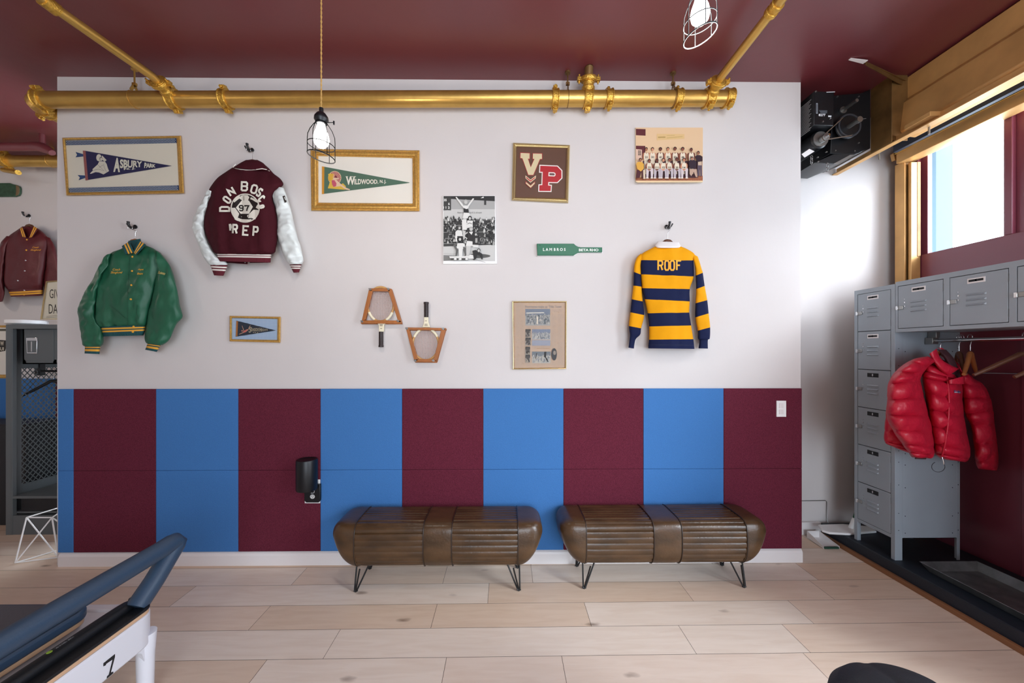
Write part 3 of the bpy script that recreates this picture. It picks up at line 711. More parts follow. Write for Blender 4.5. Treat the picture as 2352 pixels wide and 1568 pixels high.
A.poly(ch, 'E3D2AE').poly([(402,895),(508,985),(620,898),(615,930),(505,1015),(405,928)], 'B5161F')
ch = [(398,1022),(508,1112),(608,1022),(608,1060),(510,1162),(396,1060)]; A.poly(grow(ch, 12), 'A22226').poly(ch, 'D3C49C')
A.build('varsity_letters', fr); pane(fi, WF-.018, fr)
# ---- team photograph
c3 = lambda pts: cr(1450, 280, 10.453, pts)
co = c3([(105,135),(1720,135),(1715,1445),(1680,1455),(150,1455),(100,1430)])
tp = tag(board(co, WF-.012, WF, 'team_photograph', M['mount'], bevel=.001), 'unframed tan team photograph of two rows of basketball players', 'photograph')
A = Art(1450, 280, 10.453, flat(WF-.0125, .00025))
A.poly([(105,135),(1720,135),(1715,1440),(150,1450),(103,1425)], 'DDBB95')
A.poly([(112,165),(343,172),(343,330),(112,318)], '5A1F26').poly([(112,570),(335,575),(335,900),(112,900)], '5A1F26').poly([(112,650),(255,665),(255,900),(112,900)], 'D9B6A0').poly([(165,682),(230,685),(230,800),(165,800)], '5A4A44')
for q_ in (718, 760): A.line([(165,q_),(230,q_)], 8, 'D9B6A0', keep=True)
A.line([(198,682),(198,800)], 7, 'D9B6A0')
A.poly([(612,285),(1275,290),(1275,405),(615,440)], 'D9B680').line([(640,370),(820,365)], 34, 'B3945A').line([(850,330),(1040,322)], 14, 'C4A468').line([(850,385),(1230,350)], 20, 'C4A468')
A.poly([(112,1335),(1715,1290),(1715,1410),(103,1410)], '9A5A3C').poly([(280,930),(1700,930),(1600,1340),(250,1350)], '4A2A30')
rs = random.Random(3)
for i in range(240): x = rs.uniform(115, 1700); y = rs.uniform(1335, 1405); A.line([(x, y), (x+rs.uniform(8, 24), y+rs.uniform(-4, 4))], 5, rs.choice(['7A3E2A', 'B57850', 'C08A60']), keep=True)
A.k += 1
skins = ['A5694A', 'C98E6E', '6E3A2C', 'C08060', '7A4030', '8A4C38', '6A3426', '7A4838']
for i, (x, y, num) in enumerate([(362,655,'21'),(512,655,'31'),(702,655,'41'),(882,650,'32'),(1052,645,'53'),(1237,650,'44'),(1442,670,'24')]):
    sk = skins[i]; 
    A.poly([(x-52,900),(x-45,1250),(x-5,1250),(x,1000),(x+8,1250),(x+48,1250),(x+52,900)], 'D8C8B0')
    A.poly([(x-88,765),(x-60,735),(x+60,735),(x+88,765),(x+92,880),(x+70,940),(x+56,880),(x+56,800),(x-56,800),(x-60,880),(x-72,940),(x-92,880)], sk)
    A.poly([(x-45,738),(x+45,738),(x+60,800),(x+58,905),(x-58,905),(x-60,800)], 'E0D3BC').poly([(x-20,735),(x+20,735),(x,765)], sk)
    A.circ(x, y-10, 40 if i in (2, 4, 5) else 34, '2A1614', 42).circ(x, y+8, 26, sk, 38)
    A.text(num, x-32, 870, 64, 52, '4A4038', bold=.03)
x, y = 1610, 745; A.poly([(1590,960),(1590,1290),(1640,1290),(1645,1050),(1660,1300),(1700,1300),(1700,960)], '5A4A58').poly([(1530,830),(1575,795),(1650,795),(1710,830),(1712,930),(1680,1000),(1600,1000),(1560,900)], '2E1622').circ(x, y-8, 34, '2A1614', 44).circ(x-4, y+8, 25, '9A6248', 36).poly([(1600,960),(1690,945),(1690,1040),(1605,1040)], 'C9AE94')
for i, (x, y, num) in enumerate([(432,935,'23'),(618,925,'11'),(772,910,'15'),(918,910,'10'),(1095,895,'20'),(1268,905,'14')]):
    sk = rs.choice(skins); pn = rs.choice(['D5CBBB', 'CDBFC2', 'B9AEB4'])
    A.poly([(x-70,1090),(x+75,1090),(x+95,1140),(x+85,1340),(x+40,1345),(x+30,1180),(x-10,1180),(x-25,1340),(x-70,1345),(x-75,1140)], pn)
    A.poly([(x-82,1020),(x-55,985),(x+55,985),(x+82,1020),(x+85,1090),(x+10,1170),(x-10,1170),(x-95,1090)], sk)
    A.poly([(x-42,985),(x+42,985),(x+58,1050),(x+52,1130),(x-52,1130),(x-58,1050)], 'E0D3BC').circ(x, y-8, 38, '35191A', 40).circ(x, y+10, 26, sk, 36).text(num, x-32, 1120, 64, 52, '4A4038', bold=.03)
    A.circ(x-50, 1345, 34, 'E8DED0', 13).circ(x+62, 1345, 34, 'E8DED0', 13)
A.poly([(130,1150),(300,1150),(330,1340),(260,1340),(240,1200),(200,1340),(110,1340)], '4A1A20').poly([(120,1010),(150,960),(250,960),(300,1010),(300,1120),(230,1190),(140,1120)], 'D9A240').circ(218, 905, 38, '2E1816', 44).circ(222, 920, 27, 'A06A4C', 38).poly([(285,1150),(330,1150),(340,1365),(290,1365)], 'D0BCA4')
A.poly([(1400,1130),(1570,1130),(1590,1320),(1550,1320),(1500,1200),(1440,1300),(1400,1250)], 'B99A86').poly([(1380,950),(1420,910),(1510,910),(1570,950),(1560,1060),(1520,1120),(1420,1120),(1385,1050)], '2A1524').circ(1460, 870, 34, '35191A', 40).circ(1462, 885, 26, 'B07A60', 36)
A.poly([(103,1408),(1716,1408),(1714,1442),(150,1452)], 'E6C79C')
A.build('print', tp)
# ---- black and white cheerleader photograph
co = cr(980, 420, 7.125, [(262,212),(1118,205),(1150,1322),(268,1325)])
cp = tag(board(co, WF-.012, WF, 'cheer_photograph', M['white'], bevel=.001), 'black and white photograph of a cheerleader pyramid in a gymnasium', 'photograph')
A = Art(980, 420, 7.125, flat(WF-.0125, .00025))
A.poly([(275,215),(1115,212),(1118,1275),(275,1275)], '9A9A98').poly([(275,215),(1115,215),(1115,298),(275,262)], '2C2C2C').poly([(400,262),(1115,298),(1115,600),(400,590)], 'A9A9A7').poly([(400,430),(1115,430),(1115,600),(275,590),(275,460)], 'C6C6C3').poly([(940,290),(975,290),(975,360),(940,360)], '3A3A3A')
A.poly([(275,218),(398,222),(398,448),(275,442)], '3A3A38').text('35', 280, 300, 48, 42, 'D8D8D4', bold=.04).text('6', 352, 362, 26, 42, 'D8D8D4', bold=.04).text('1 2', 310, 422, 68, 40, 'D8D8D4', bold=.04).text('0', 274, 422, 12, 40, 'D8D8D4', bold=.04)
A.text('Home of the Camp & Co. & more', 500, 505, 400, 34, '4A4A48', shear=.3)
A.poly([(275,590),(1115,590),(1115,1050),(275,1050)], '353534').poly([(275,1040),(1115,1010),(1118,1275),(275,1275)], 'C9C9C6').circ(830, 1195, 215, '555553', 36).poly([(275,1180),(480,1190),(480,1260),(275,1275)], '7A7A77')
for y in (600, 690, 800, 900, 985): A.line([(275,y+8),(1115,y)], 10, '8C8C8A', keep=True)
A.k += 1
rs = random.Random(11)
for i in range(260):
    x = rs.uniform(285, 1105); y = rs.choice([610, 700, 790, 880, 960]) + rs.uniform(-35, 20)
    g = rs.choice(['D0D0CC', '1C1C1C', '7A7A78', '2A2A2A', '3A3A38', 'A8A8A4', '1A1A1A']); s_ = rs.uniform(.45, .85)
    if i < 9: y = 570 + rs.uniform(-20, 10)
    A.poly([(x-20*s_, y+10), (x-10*s_, y-16*s_), (x+12*s_, y-14*s_), (x+22*s_, y+14), (x+14*s_, y+48*s_), (x-16*s_, y+46*s_)], g, keep=True)
    A.k += 1 if i % 12 == 0 else 0
    A.circ(x, y-24*s_, 9*s_, rs.choice(['C8C8C4', 'A0A09C', '2A2A2A']), 11*s_, 8, True)
A.k += 1
W1, K1, S1, H1 = 'DEDEDA', '262626', 'C4C4C0', '5C5C5A'
def head(x, y, r, hair, sk=S1): A.circ(x, y-4, r*1.35, hair, r*1.5).circ(x, y+3, r*.8, sk, r)
# top girl
A.poly([(470,232),(490,228),(590,345),(610,400),(575,380)], W1).poly([(755,250),(778,258),(690,385),(665,370)], W1).poly([(585,370),(690,370),(682,430),(600,420)], W1).poly([(600,420),(684,432),(690,495),(610,492)], K1).line([(598,410),(650,432),(684,420)], 8, K1)
A.poly([(610,485),(695,490),(715,540),(700,580),(588,575)], W1).poly([(600,575),(655,575),(650,640),(640,770),(580,770),(575,650)], S1); head(640, 312, 26, 'B0B0AC')
# middle
A.poly([(575,600),(650,600),(660,765),(590,765)], W1).poly([(655,650),(750,650),(755,720),(660,740)], W1).poly([(660,615),(760,615),(745,690),(668,690)], W1).line([(668,670),(700,655),(742,668)], 8, K1); head(708, 578, 24, '1E1E1E')
# lower left standing
A.poly([(470,800),(500,772),(570,775),(580,800),(590,880),(495,900),(500,960),(470,960)], W1).poly([(500,870),(590,870),(600,960),(505,960)], K1).poly([(585,770),(640,790),(620,920),(600,930)], S1); head(538, 735, 20, '6A6A68')
# centre
A.poly([(670,800),(780,790),(790,930),(760,950),(670,940)], K1).poly([(690,800),(760,795),(735,850)], W1).poly([(660,800),(675,815),(610,860),(665,905),(655,920),(595,870)], S1).poly([(660,945),(770,960),(765,1035),(640,1030)], W1).poly([(650,1030),(725,1035),(690,1200),(640,1210)], S1); head(728, 755, 24, 'A6A6A2')
# right number girl
A.poly([(755,860),(850,860),(858,1015),(750,1010)], K1).poly([(755,1010),(850,1015),(845,1055),(760,1055)], W1).text('88', 795, 980, 36, 80, 'B8B8B4', bold=.03); head(805, 840, 20, '2A2A2A')
# kneeling
A.poly([(500,985),(600,985),(630,1010),(600,1080),(490,1070)], W1).poly([(430,1020),(505,960),(515,975),(470,1035),(520,1100),(490,1200),(470,1190),(480,1100)], H1).poly([(595,1040),(640,1060),(650,1180),(625,1180),(600,1090)], H1).poly([(520,1060),(590,1060),(580,1230),(530,1230)], W1); head(545, 920, 24, '242424')
A.poly([(748,1110),(800,1095),(860,1125),(910,1160),(918,1250),(895,1250),(870,1180),(830,1150),(810,1240),(775,1265),(745,1240),(760,1160)], '202020').poly([(700,1170),(760,1180),(770,1240),(680,1240)], W1); head(852, 1105, 22, '5A5A58')
A.poly([(370,1200),(700,1195),(690,1228),(380,1230)], W1).poly([(395,1230),(520,1230),(520,1262),(395,1262)], '454543').poly([(560,1230),(680,1230),(680,1262),(560,1262)], '454543')
for x in (468, 550, 655): A.circ(x, 1245, 24, 'F2F2EE', 14)
A.line([(800,1250),(960,1300)], 4, '3A3A3A').line([(275,1150),(470,1165)], 3, '777775').poly([(880,250),(930,222),(935,245),(900,248)], 'E8E8E4')
A.build('print', cp)
# ---- newspaper frame
c1b = lambda pts: cr(1160, 480, 4.127, pts)
fo = c1b([(68,872),(585,872),(582,1515),(72,1520)]); fi = c1b([(82,885),(570,885),(567,1503),(86,1507)])
fr = tag(root('framed_newspaper', tuple(B(1238, 849, y=WF))), 'thin brass frame with a yellowed newspaper sports page', 'picture frame')
quad_frame(fo, fi, WF-.001, .020, 'frame', M['frame_lt'], fr)
board(fi, WF-.008, WF-.002, 'backing', mat('newsprint', 'A07850', .8, noise_=(9, .12)), fr)
A = Art(1160, 480, 4.127, flat(WF-.009, .0003))
A.poly([(100,888),(565,888),(563,1500),(100,1503)], 'A67F58')
A.text("Hurricanes make us 'Title Town'", 190, 936, 348, 24, '4A372E', bold=.02).text('Paperman Debate', 436, 960, 110, 9, '4A372E').text('be NJ champion', 436, 976, 110, 9, '4A372E')
def lines(x0, x1, y0, y1, st=6.5):
    y = y0
    while y < y1:
        if random.random() > .06: A.line([(x0, y), (x1 - random.choice([0, 0, 0, 8, 20]), y)], 2.2, '8E6E50', keep=True)
        y += st
for col in ((104,143), (147,185)): lines(*col, 895, 1495)
lines(436, 490, 995, 1310); lines(497, 552, 995, 1480); lines(440, 490, 1445, 1490); lines(195, 240, 1455, 1490); lines(256, 430, 1465, 1490); lines(200, 425, 1112, 1130); lines(256, 430, 1302, 1312)
A.k += 1
def pic(x0, y0, x1, y1, top, mid, seed):
    rs = random.Random(seed); A.poly([(x0,y0),(x1,y0),(x1,y1),(x0,y1)], mid).poly([(x0,y0),(x1,y0),(x1,y0+(y1-y0)*.35),(x0,y0+(y1-y0)*.4)], top)
    for i in range(int((x1-x0)*(y1-y0)/120)):
        x = rs.uniform(x0+6, x1-6); y = y0 + (y1-y0)*rs.uniform(.3, .9); g = rs.choice(['3A3A42', '9A9084', '5A5550', 'A89C8A', '45404A'])
        A.poly([(x-3,y+6),(x-2,y-6),(x+3,y-6),(x+4,y+7)], g, keep=True)
    A.k += 1
pic(192,946,428,1104,'3E4356','7E766C',1); A.poly([(300,1020),(315,1020),(312,1090),(298,1090)], 'B8A890').line([(200,985),(370,982)], 8, 'C8BDA8')
pic(256,1138,430,1236,'484C64','8A8480',2); A.poly([(256,1242),(430,1242),(430,1294),(256,1294)], '6E6C7A'); pic(256,1350,432,1460,'2E3036','9A8E7C',3); A.poly([(372,1352),(392,1352),(390,1400),(410,1445),(400,1448),(380,1405),(368,1400)], '22221F').line([(300,1365),(290,1420)], 6, '3A3834')
A.text('Scouting Sports', 262, 1326, 160, 12, '8E7050')
for i, y in enumerate((1138, 1218, 1304, 1380)): pic(194, y, 244 if i < 2 else 238, y+74, '3A3836', '8C8478', 5+i); A.circ(216, y+26, 15, '4A4440', 18)
A.circ(466, 1376, 26, '38383A', 58).circ(470, 1362, 14, '8A8074', 20)
A.build('newspaper_page', fr); pane(fi, WF-.014, fr)
# ---- green fraternity paddle
pd = tag(root('painted_paddle', tuple(B(1308, 588, y=WF))), 'green wooden paddle lettered in white, mounted flat on the wall', 'paddle')
ol = c1b([(302,327),(652,327),(672,345),(695,357),(722,361),(922,362),(922,407),(722,408),(690,412),(668,425),(652,437),(308,437)])
MB().prism([B(a, b, y=WF-.024) for a, b in ol], (0, .018, 0)).build('blade', M['deepgreen'], pd, bevel=.002)
ol2 = c1b([(300,327),(652,329),(672,347),(700,359),(922,362),(924,417),(722,419),(692,424),(670,438),(654,449),(302,449)])
MB().prism([B(a, b, y=WF-.008) for a, b in ol2], (0, .008, 0)).build('white_edge', M['base'], pd, bevel=.002)
A = Art(1160, 480, 4.127, flat(WF-.0243, .0004)); A.text('L A M', 360, 397, 86, 28, 'E6EDE6', bold=.03).text('B R O S', 462, 397, 112, 28, 'E6EDE6', bold=.03).text('BETA RHO', 700, 400, 186, 25, 'E6EDE6', bold=.03).circ(331, 343, 4, '0E2A20', 4)
A.build('lettering', pd)
# ---------------------------------------------------------------- garments hanging on the wall
def cat_rom(p0, p1, p2, p3, t):
    return .5*((2*p1) + (-p0+p2)*t + (2*p0-5*p1+4*p2-p3)*t*t + (-p0+3*p1-3*p2+p3)*t*t*t)
def loft(secs, mats, depth_off, ox, oy, sc, n=36, steps=6, wr=.006, wf=9.0, wstr=(1,1,1), puff=0.0, yplane=D, ex=.75, seed=0, linear=False, vfold=0, vfreq=40, cap=True, gather=0):
    """cloth volume through sections ((Lu,Lv),(Ru,Rv),half_depth[,centre_off]) read from a crop; mats: one slot per interval"""
    S = []
    for s in secs:
        (a, b), (c, d), dep = s[0], s[1], s[2]; off = s[3] if len(s) > 3 else depth_off
        S.append((Vector((a, b)), Vector((c, d)), dep, off))
    rows = []; slot = []
    for i in range(len(S)-1):
        for k in range(steps):
            t = k/steps; g = [S[max(0, i-1)], S[i], S[i+1], S[min(len(S)-1, i+2)]]
            if linear: L = g[1][0].lerp(g[2][0], t); R = g[1][1].lerp(g[2][1], t)
            else: L = cat_rom(*[x[0] for x in g], t); R = cat_rom(*[x[1] for x in g], t)
            dp = g[1][2]+(g[2][2]-g[1][2])*t; of = g[1][3]+(g[2][3]-g[1][3])*t
            bul = puff*(abs(math.sin(math.pi*t))**.55) if puff else 0
            rows.append((L, R, dp, of, bul)); slot.append(mats[min(i, len(mats)-1)])
    rows.append((S[-1][0], S[-1][1], S[-1][2], S[-1][3], 0))
    vs = []; 
    for r, (L, R, dp, of, bul) in enumerate(rows):
        yc = yplane - of; c2 = (L+R)/2; h2 = (R-L)/2*(1+bul*.12)
        for k in range(n):
            a = 2*math.pi*k/n; ca_, sa_ = math.cos(a), math.sin(a)
            q = c2 + h2*(math.copysign(abs(ca_)**ex, ca_))
            yy = yc - (dp*(1+bul))*math.copysign(abs(sa_)**(ex), sa_)
            P3 = B(ox+q.x/sc, oy+q.y/sc, y=yy)
            if wr or vfold:
                v = Vector((P3.x*wstr[0], P3.y, P3.z*wstr[2]))*wf + Vector((seed*7.1, seed*3.3, seed))
                nz = noise.noise(v)*.6 + noise.noise(v*2.3)*.4
                P3.y -= wr*nz*1.6*(abs(sa_)**.5)
                if vfold: P3.y -= vfold*noise.noise(Vector((P3.x*vfreq, seed*5.0, P3.z*2.5)))*abs(sa_)
                if puff: P3.y -= .016*noise.noise(Vector((P3.x*75, seed*2.0, P3.z*12)))*abs(sa_)*(1-bul/puff)**.6
                if gather: P3.y -= gather*(r/len(rows))**2*noise.noise(Vector((P3.x*90, seed, P3.z*6)))*abs(sa_)
            if not puff: P3.y = min(P3.y, yplane-.004)
            vs.append(P3)
    fs = []; ms = []
    for r in range(len(rows)-1):
        for k in range(n):
            l = (k+1) % n; fs.append((r*n+k, r*n+l, (r+1)*n+l, (r+1)*n+k)); ms.append(slot[r])
    if cap:
        fs.append(tuple(range(n-1, -1, -1))); ms.append(slot[0]); fs.append(tuple((len(rows)-1)*n+k for k in range(n))); ms.append(slot[-1])
    mb = MB(); mb.v = [tuple(v) for v in vs]; mb.f = fs; mb.m = ms; mb.c = [None]*len(fs)
    return mb
def bvh(mb): return BVHTree.FromPolygons([Vector(v) for v in mb.v], mb.f)
def wall_hook(px, py, y, parent_label, group, flip=1):
    """dark double coat hook; px,py = its cup point in the photo"""
    c = B(px, py, y=y); r = tag(root('coat_hook', tuple(c)), parent_label, 'hook', group)
    mb = MB(); mb.lathe([(.003, -.002), (.013, 0), (.015, -.008), (.006, -.012)], c+Vector((.0, 0, .012)), (0,1,0), 16)
    mb.add([], []); mb.build('back_plate', M['black'], r, smooth=40)
    e = c + Vector((flip*.012, 0, .0))
    MB().tube([c+Vector((0,-.004,.012)), c+Vector((0,-.03,-.006)), c+Vector((0,-.045,0)), c+Vector((-.004*flip,-.052,.02)), c+Vector((-.006*flip,-.05,.034))], [.005,.006,.007,.008,.010], 12).build('main_prong', M['black'], r, smooth=60)
    MB().tube([c+Vector((0,-.004,.004)), c+Vector((flip*-.012,-.02,-.008)), c+Vector((flip*-.026,-.028,.008)), c+Vector((flip*-.036,-.03,.028))], [.0045,.004,.004,.0055], 10).build('side_prong', M['black'], r, smooth=60)
    return c
def coat_hanger(top, apex, span, y, m, label, group=None, rotz=0, drop=.10, bar=False):
    """wooden hanger: top = hook contact, apex = neck of the wood"""
    a = Vector(apex); t = Vector(top); r = tag(root('coat_hanger', tuple(a)), label, 'hanger', group)
    hk = MB(); n = (a.x+t.x)/2
    h = t.z - a.z
    hp = [a, a+Vector((0,0,h*.35)), a+Vector((.006,0,h*.55))]
    for k in range(11):
        an = math.radians(-30 + k*22); hp.append(Vector((t.x + .016*math.cos(an) , a.y+(t.y-a.y)*.8, t.z - .010 + .016*math.sin(an))))
    hk.tube(hp, .0018, 8).build('hook', M['chrome'], r, smooth=60)
    R = Matrix.Rotation(rotz, 3, 'Z'); mb = MB()
    for s in (-1, 1):
        pts = [a + R @ Vector((s*x_*span/2, -.0, z_*drop/.1)) for x_, z_ in ((0, -.012), (.10, -.014), (.3, -.034), (.65, -.068), (1.0, -.100))]
        mb.tube(pts, [.014, .014, .0125, .012, .009], 12)
    mb.build('wooden_body', m, r, smooth=60)
    if bar:
        MB().cyl(a + R @ Vector((-span/2*.86, 0, -drop+.012)), a + R @ Vector((span/2*.86, 0, -drop+.012)), .004, 10).build('trouser_bar', M['chrome'], r, smooth=60)
    return r
def button(px, py, yfb, trees, m, parent, r=.007, name='snap_button'):
    d = ray(px, py).normalized(); best = None
    for t in trees:
        h = t.ray_cast(EYE, d)
        if h[0] is not None and (best is None or h[3] < best): best = h[3]
    p = EYE + d*(best - .001) if best else B(px, py, y=yfb)
    MB().lathe([(.0005, -.004), (r*.8, -.003), (r, 0), (r, .002)], p, (0, 1, 0), 14).build(name, m, parent, smooth=50)
def stripes(keys, a, b, seq): pass
# ================= green satin jacket
g = (0, 460, 3.921)
gj = tag(root('green_jacket', tuple(B(300, 800, y=D-.06))), 'green satin team jacket with yellow striped cuffs, hanging on the wall', 'jacket')
def mk(name, mats, parent, mb): o = mb.build(name, mats, parent, smooth=75); return o
T = loft([((1130,425),(1290,395),.025), ((1085,440),(1340,415),.035), ((1010,468),(1400,445),.045), ((955,515),(1445,490),.055), ((925,600),(1450,580),.06), ((895,700),(1420,700),.062), ((858,800),(1385,800),.064), ((840,950),(1350,950),.068), ((842,1060),(1330,1060),.066), ((868,1110),(1320,1110),.060), ((892,1140),(1312,1130),.048)],
      [0], .078, *g, wr=.018, wf=11, wstr=(1,1,.5), seed=1, vfold=.014, vfreq=22, gather=.02, n=64)
mk('torso', M['green'], gj, T)
Bn = loft([((892,1135),(1312,1125),.046), ((896,1150),(1311,1137),.046), ((897,1165),(1309,1150),.046), ((898,1176),(1307,1160),.046), ((900,1190),(1306,1174),.045), ((903,1200),(1304,1184),.045), ((915,1225),(1290,1215),.042)], [0,1,0,1,0,0], .078, *g, wr=.004, wf=14, seed=1, linear=True, steps=2)
mk('waistband', [M['teal'], M['yellow']], gj, Bn)
SL = loft([((960,495),(1010,480),.03), ((925,550),(990,540),.045), ((880,620),(960,610),.05), ((835,710),(915,700),.052), ((780,810),(885,800),.054), ((735,900),(862,890),.055), ((700,985),(850,985),.057), ((712,1080),(875,1080),.055), ((728,1180),(920,1170),.052), ((738,1260),(935,1250),.050), ((742,1300),(925,1295),.045), ((765,1316),(905,1314),.036)], [0], .088, *g, wr=.020, wf=14, wstr=(1,1,.8), seed=2, vfold=.008)
mk('sleeve', M['green'], gj, SL)
SR = loft([((1405,450),(1460,490),.03), ((1400,520),(1500,540),.045), ((1425,600),(1545,620),.05), ((1410,700),(1575,720),.055), ((1385,800),(1598,820),.057), ((1360,920),(1620,940),.06), ((1338,1020),(1643,1045),.060), ((1318,1130),(1590,1110),.058), ((1306,1200),(1555,1190),.055), ((1303,1250),(1520,1260),.05), ((1315,1282),(1470,1300),.042), ((1332,1290),(1447,1302),.034)], [0], .092, *g, wr=.018, wf=11, wstr=(1,1,.6), seed=3, vfold=.010)
mk('sleeve', M['green'], gj, SR)
for (a, b, c, d) in (((765,1312),(905,1312),(761,1378),(896,1384)), ((1330,1286),(1448,1302),(1307,1344),(1412,1364))):
    fr_ = [0, .10, .24, .34, .40, .55, .68, 1]; sec = []
    for f in fr_: sec.append(((a[0]+(c[0]-a[0])*f, a[1]+(c[1]-a[1])*f), (b[0]+(d[0]-b[0])*f, b[1]+(d[1]-b[1])*f), .032))
    mk('cuff', [M['teal'], M['yellow']], gj, loft(sec, [0,1,0,0,1,1,0], .088, *g, wr=.002, linear=True, steps=2))
# collar: two striped flaps
for secs in ([((1152,368),(1165,368),.014),((1160,400),(1185,400),.016),((1172,440),(1200,462),.014)],):
    pass
def collar(parent, Lq, Rq, mats, seq, off, dep, crop):
    """Lq,Rq: inner edge polyline and outer edge polyline (same count)"""
    secs = []
    n = len(seq)
    for i in range(n+1):
        t = seq[i-1][1] if i else 0
        inner, outer = Lq, Rq
        pts = [(inner[j][0]+(outer[j][0]-inner[j][0])*t, inner[j][1]+(outer[j][1]-inner[j][1])*t) for j in range(len(inner))]
        secs.append((pts[0], pts[-1], dep))
    mk('collar', mats, parent, loft(secs, [q[0] for q in seq], off, *crop, wr=.001, linear=True, steps=3, n=20))
seq = [(0,.22),(1,.38),(0,.52),(1,.70),(0,1.0)]
collar(gj, [(1165,368),(1212,470)], [(1096,412),(1132,490)], [M['teal'], M['yellow']], seq, .135, .010, g)
collar(gj, [(1248,362),(1200,470)], [(1316,398),(1226,494)], [M['teal'], M['yellow']], seq, .135, .010, g)
mk('collar_lining', M['teal'], gj, loft([((1155,365),(1265,345),.018),((1160,400),(1270,390),.03),((1180,440),(1240,440),.04),((1195,462),(1215,462),.045)], [0], .085, *g, wr=.003))
tr = [bvh(T), bvh(SL), bvh(SR), bvh(Bn)]
for (u, v) in ((1193,508),(1190,636),(1184,763),(1178,890),(1203,1137),(1196,1184)):
    button(u/3.921, 460+v/3.921, D-.14, tr, M['yellow'], gj)
A = Art(0, 460, 3.921, draped(tr, .0035))
A.line([(1168,500),(1160,640),(1150,800),(1148,950),(1150,1120)], 3, '1A4A36', sub=10).line([(985,940),(1060,1000),(1125,1060)], 4, '1A4A36', sub=8).line([(1235,940),(1225,1010),(1250,1070)], 4, '1A4A36', sub=8)
A.k += 1
A.text('Coach', 1015, 632, 68, 20, 'D9A63C', shear=.4, bold=.01).text('Skoglund', 996, 664, 108, 26, 'D9A63C', shear=.4, bold=.01).text('Aqua', 1240, 632, 52, 18, 'E0A92C', shear=.4, bold=.02).text('Bears', 1234, 668, 54, 18, 'E0A92C', shear=.4, bold=.02).text('Saints', 1420, 658, 68, 24, 'D9C074', shear=.3, rot=.2, bold=.01)
A.build('embroidery', gj)
hk = wall_hook(312, 525, D, 'dark coat hook above the green satin jacket', 'coat hooks')
coat_hanger(hk+Vector((0,-.035,.0)), B(311, 546, y=D-.075), .36, D-.075, M['hangwood2'], 'wooden hanger inside the green satin jacket collar', drop=.17)
# ================= don bosco varsity jacket
g = (420, 320, 4.613)
vj = tag(root('varsity_jacket', tuple(B(570, 605, y=D-.07))), 'maroon wool varsity jacket with white leather sleeves and a football patch', 'jacket')
SL = loft([((275,540),(330,560),.03), ((235,600),(300,620),.045), ((185,690),(265,700),.05), ((135,780),(240,780),.052), ((108,860),(222,880),.054), ((104,950),(228,960),.054), ((125,1020),(240,1040),.052), ((158,1100),(268,1110),.05), ((190,1190),(325,1200),.05), ((235,1270),(380,1260),.048), ((270,1320),(450,1290),.045), ((300,1335),(480,1325),.036)], [0], .075, *g, wr=.022, wf=20, wstr=(.6,1,1.3), seed=5, ex=.8)
mk('sleeve', M['wleather'], vj, SL)
SR = loft([((985,500),(1065,510),.03), ((950,570),(1090,570),.045), ((960,650),(1115,640),.055), ((985,730),(1140,720),.058), ((1002,820),(1160,800),.06), ((1000,900),(1180,890),.06), ((1000,980),(1200,970),.06), ((1012,1060),(1222,1060),.058), ((1040,1150),(1250,1140),.055), ((1070,1230),(1268,1220),.05), ((1100,1290),(1278,1285),.046), ((1130,1325),(1262,1320),.036)], [0], .085, *g, wr=.020, wf=15, wstr=(.8,1,1.2), seed=6, ex=.8)
mk('sleeve', M['wleather'], vj, SR)
T = loft([((640,238),(830,238),.03), ((545,290),(905,300),.045), ((450,350),(965,365),.055), ((375,400),(1030,415),.062), ((315,470),(1065,480),.066), ((272,545),(1000,540),.068), ((262,640),(952,620),.070), ((240,740),(985,740),.070), ((222,850),(1000,850),.070), ((228,950),(1005,950),.072), ((262,1060),(1000,1060),.074), ((305,1150),(985,1150),.072), ((330,1195),(975,1195),.064), ((365,1215),(930,1222),.05)], [0], .082, *g, wr=.014, wf=8, wstr=(1,1,.4), seed=7, vfold=.022, vfreq=15, gather=.02, n=64)
mk('torso', M['wool'], vj, T)
sec = []; fr_ = [0, .06, .20, .30, .46, .58, 1.0]
Bn = loft([((362+ (6*f), 1208+82*f), (938-8*f, 1215+88*f), .050) for f in fr_], [0,1,0,1,0,0], .084, *g, wr=.003, linear=True, steps=2)
mk('waistband', [M['mrib'], M['wknit']], vj, Bn)
for (a, b, c, d) in (((288,1325),(478,1335),(330,1440),(430,1445)), ((1128,1322),(1258,1325),(1172,1412),(1232,1408))):
    fr_ = [0, .14, .28, .40, .54, .66, 1]
    mk('cuff', [M['mrib'], M['wknit']], vj, loft([((a[0]+(c[0]-a[0])*f, a[1]+(c[1]-a[1])*f), (b[0]+(d[0]-b[0])*f, b[1]+(d[1]-b[1])*f), .03) for f in fr_], [0,1,0,1,0,0], .075, *g, wr=.002, linear=True, steps=2))
# front flap hanging below, seen behind the hem, with snaps
mk('front_placket', M['wool'], vj, loft([((375,1255),(690,1270),.008), ((380,1300),(685,1322),.008)], [0], .050, *g, wr=.002, n=16))
mk('front_placket', M['wool'], vj, loft([((705,1270),(925,1262),.008), ((708,1308),(925,1305),.008)], [0], .050, *g, wr=.002, n=16))
for u, v in ((658,1300),(733,1284)): MB().lathe([(.001,-.004),(.005,-.003),(.006,0)], B(420+u/4.613, 320+v/4.613, y=D-.062), (0,1,0), 12).build('snap_button', M['chrome'], vj, smooth=50)
Co = loft([((668,218),(792,218),.018), ((610,248),(850,250),.035), ((560,280),(890,295),.044), ((534,302),(918,330),.046)], [0], .105, *g, wr=.003, n=32)
mk('collar', M['wool'], vj, Co)
edge = [(534,298),(560,308),(610,318),(670,324),(730,324),(790,318),(840,310),(880,318),(918,334)]
dr = draped([bvh(T), bvh(Co)], .004)
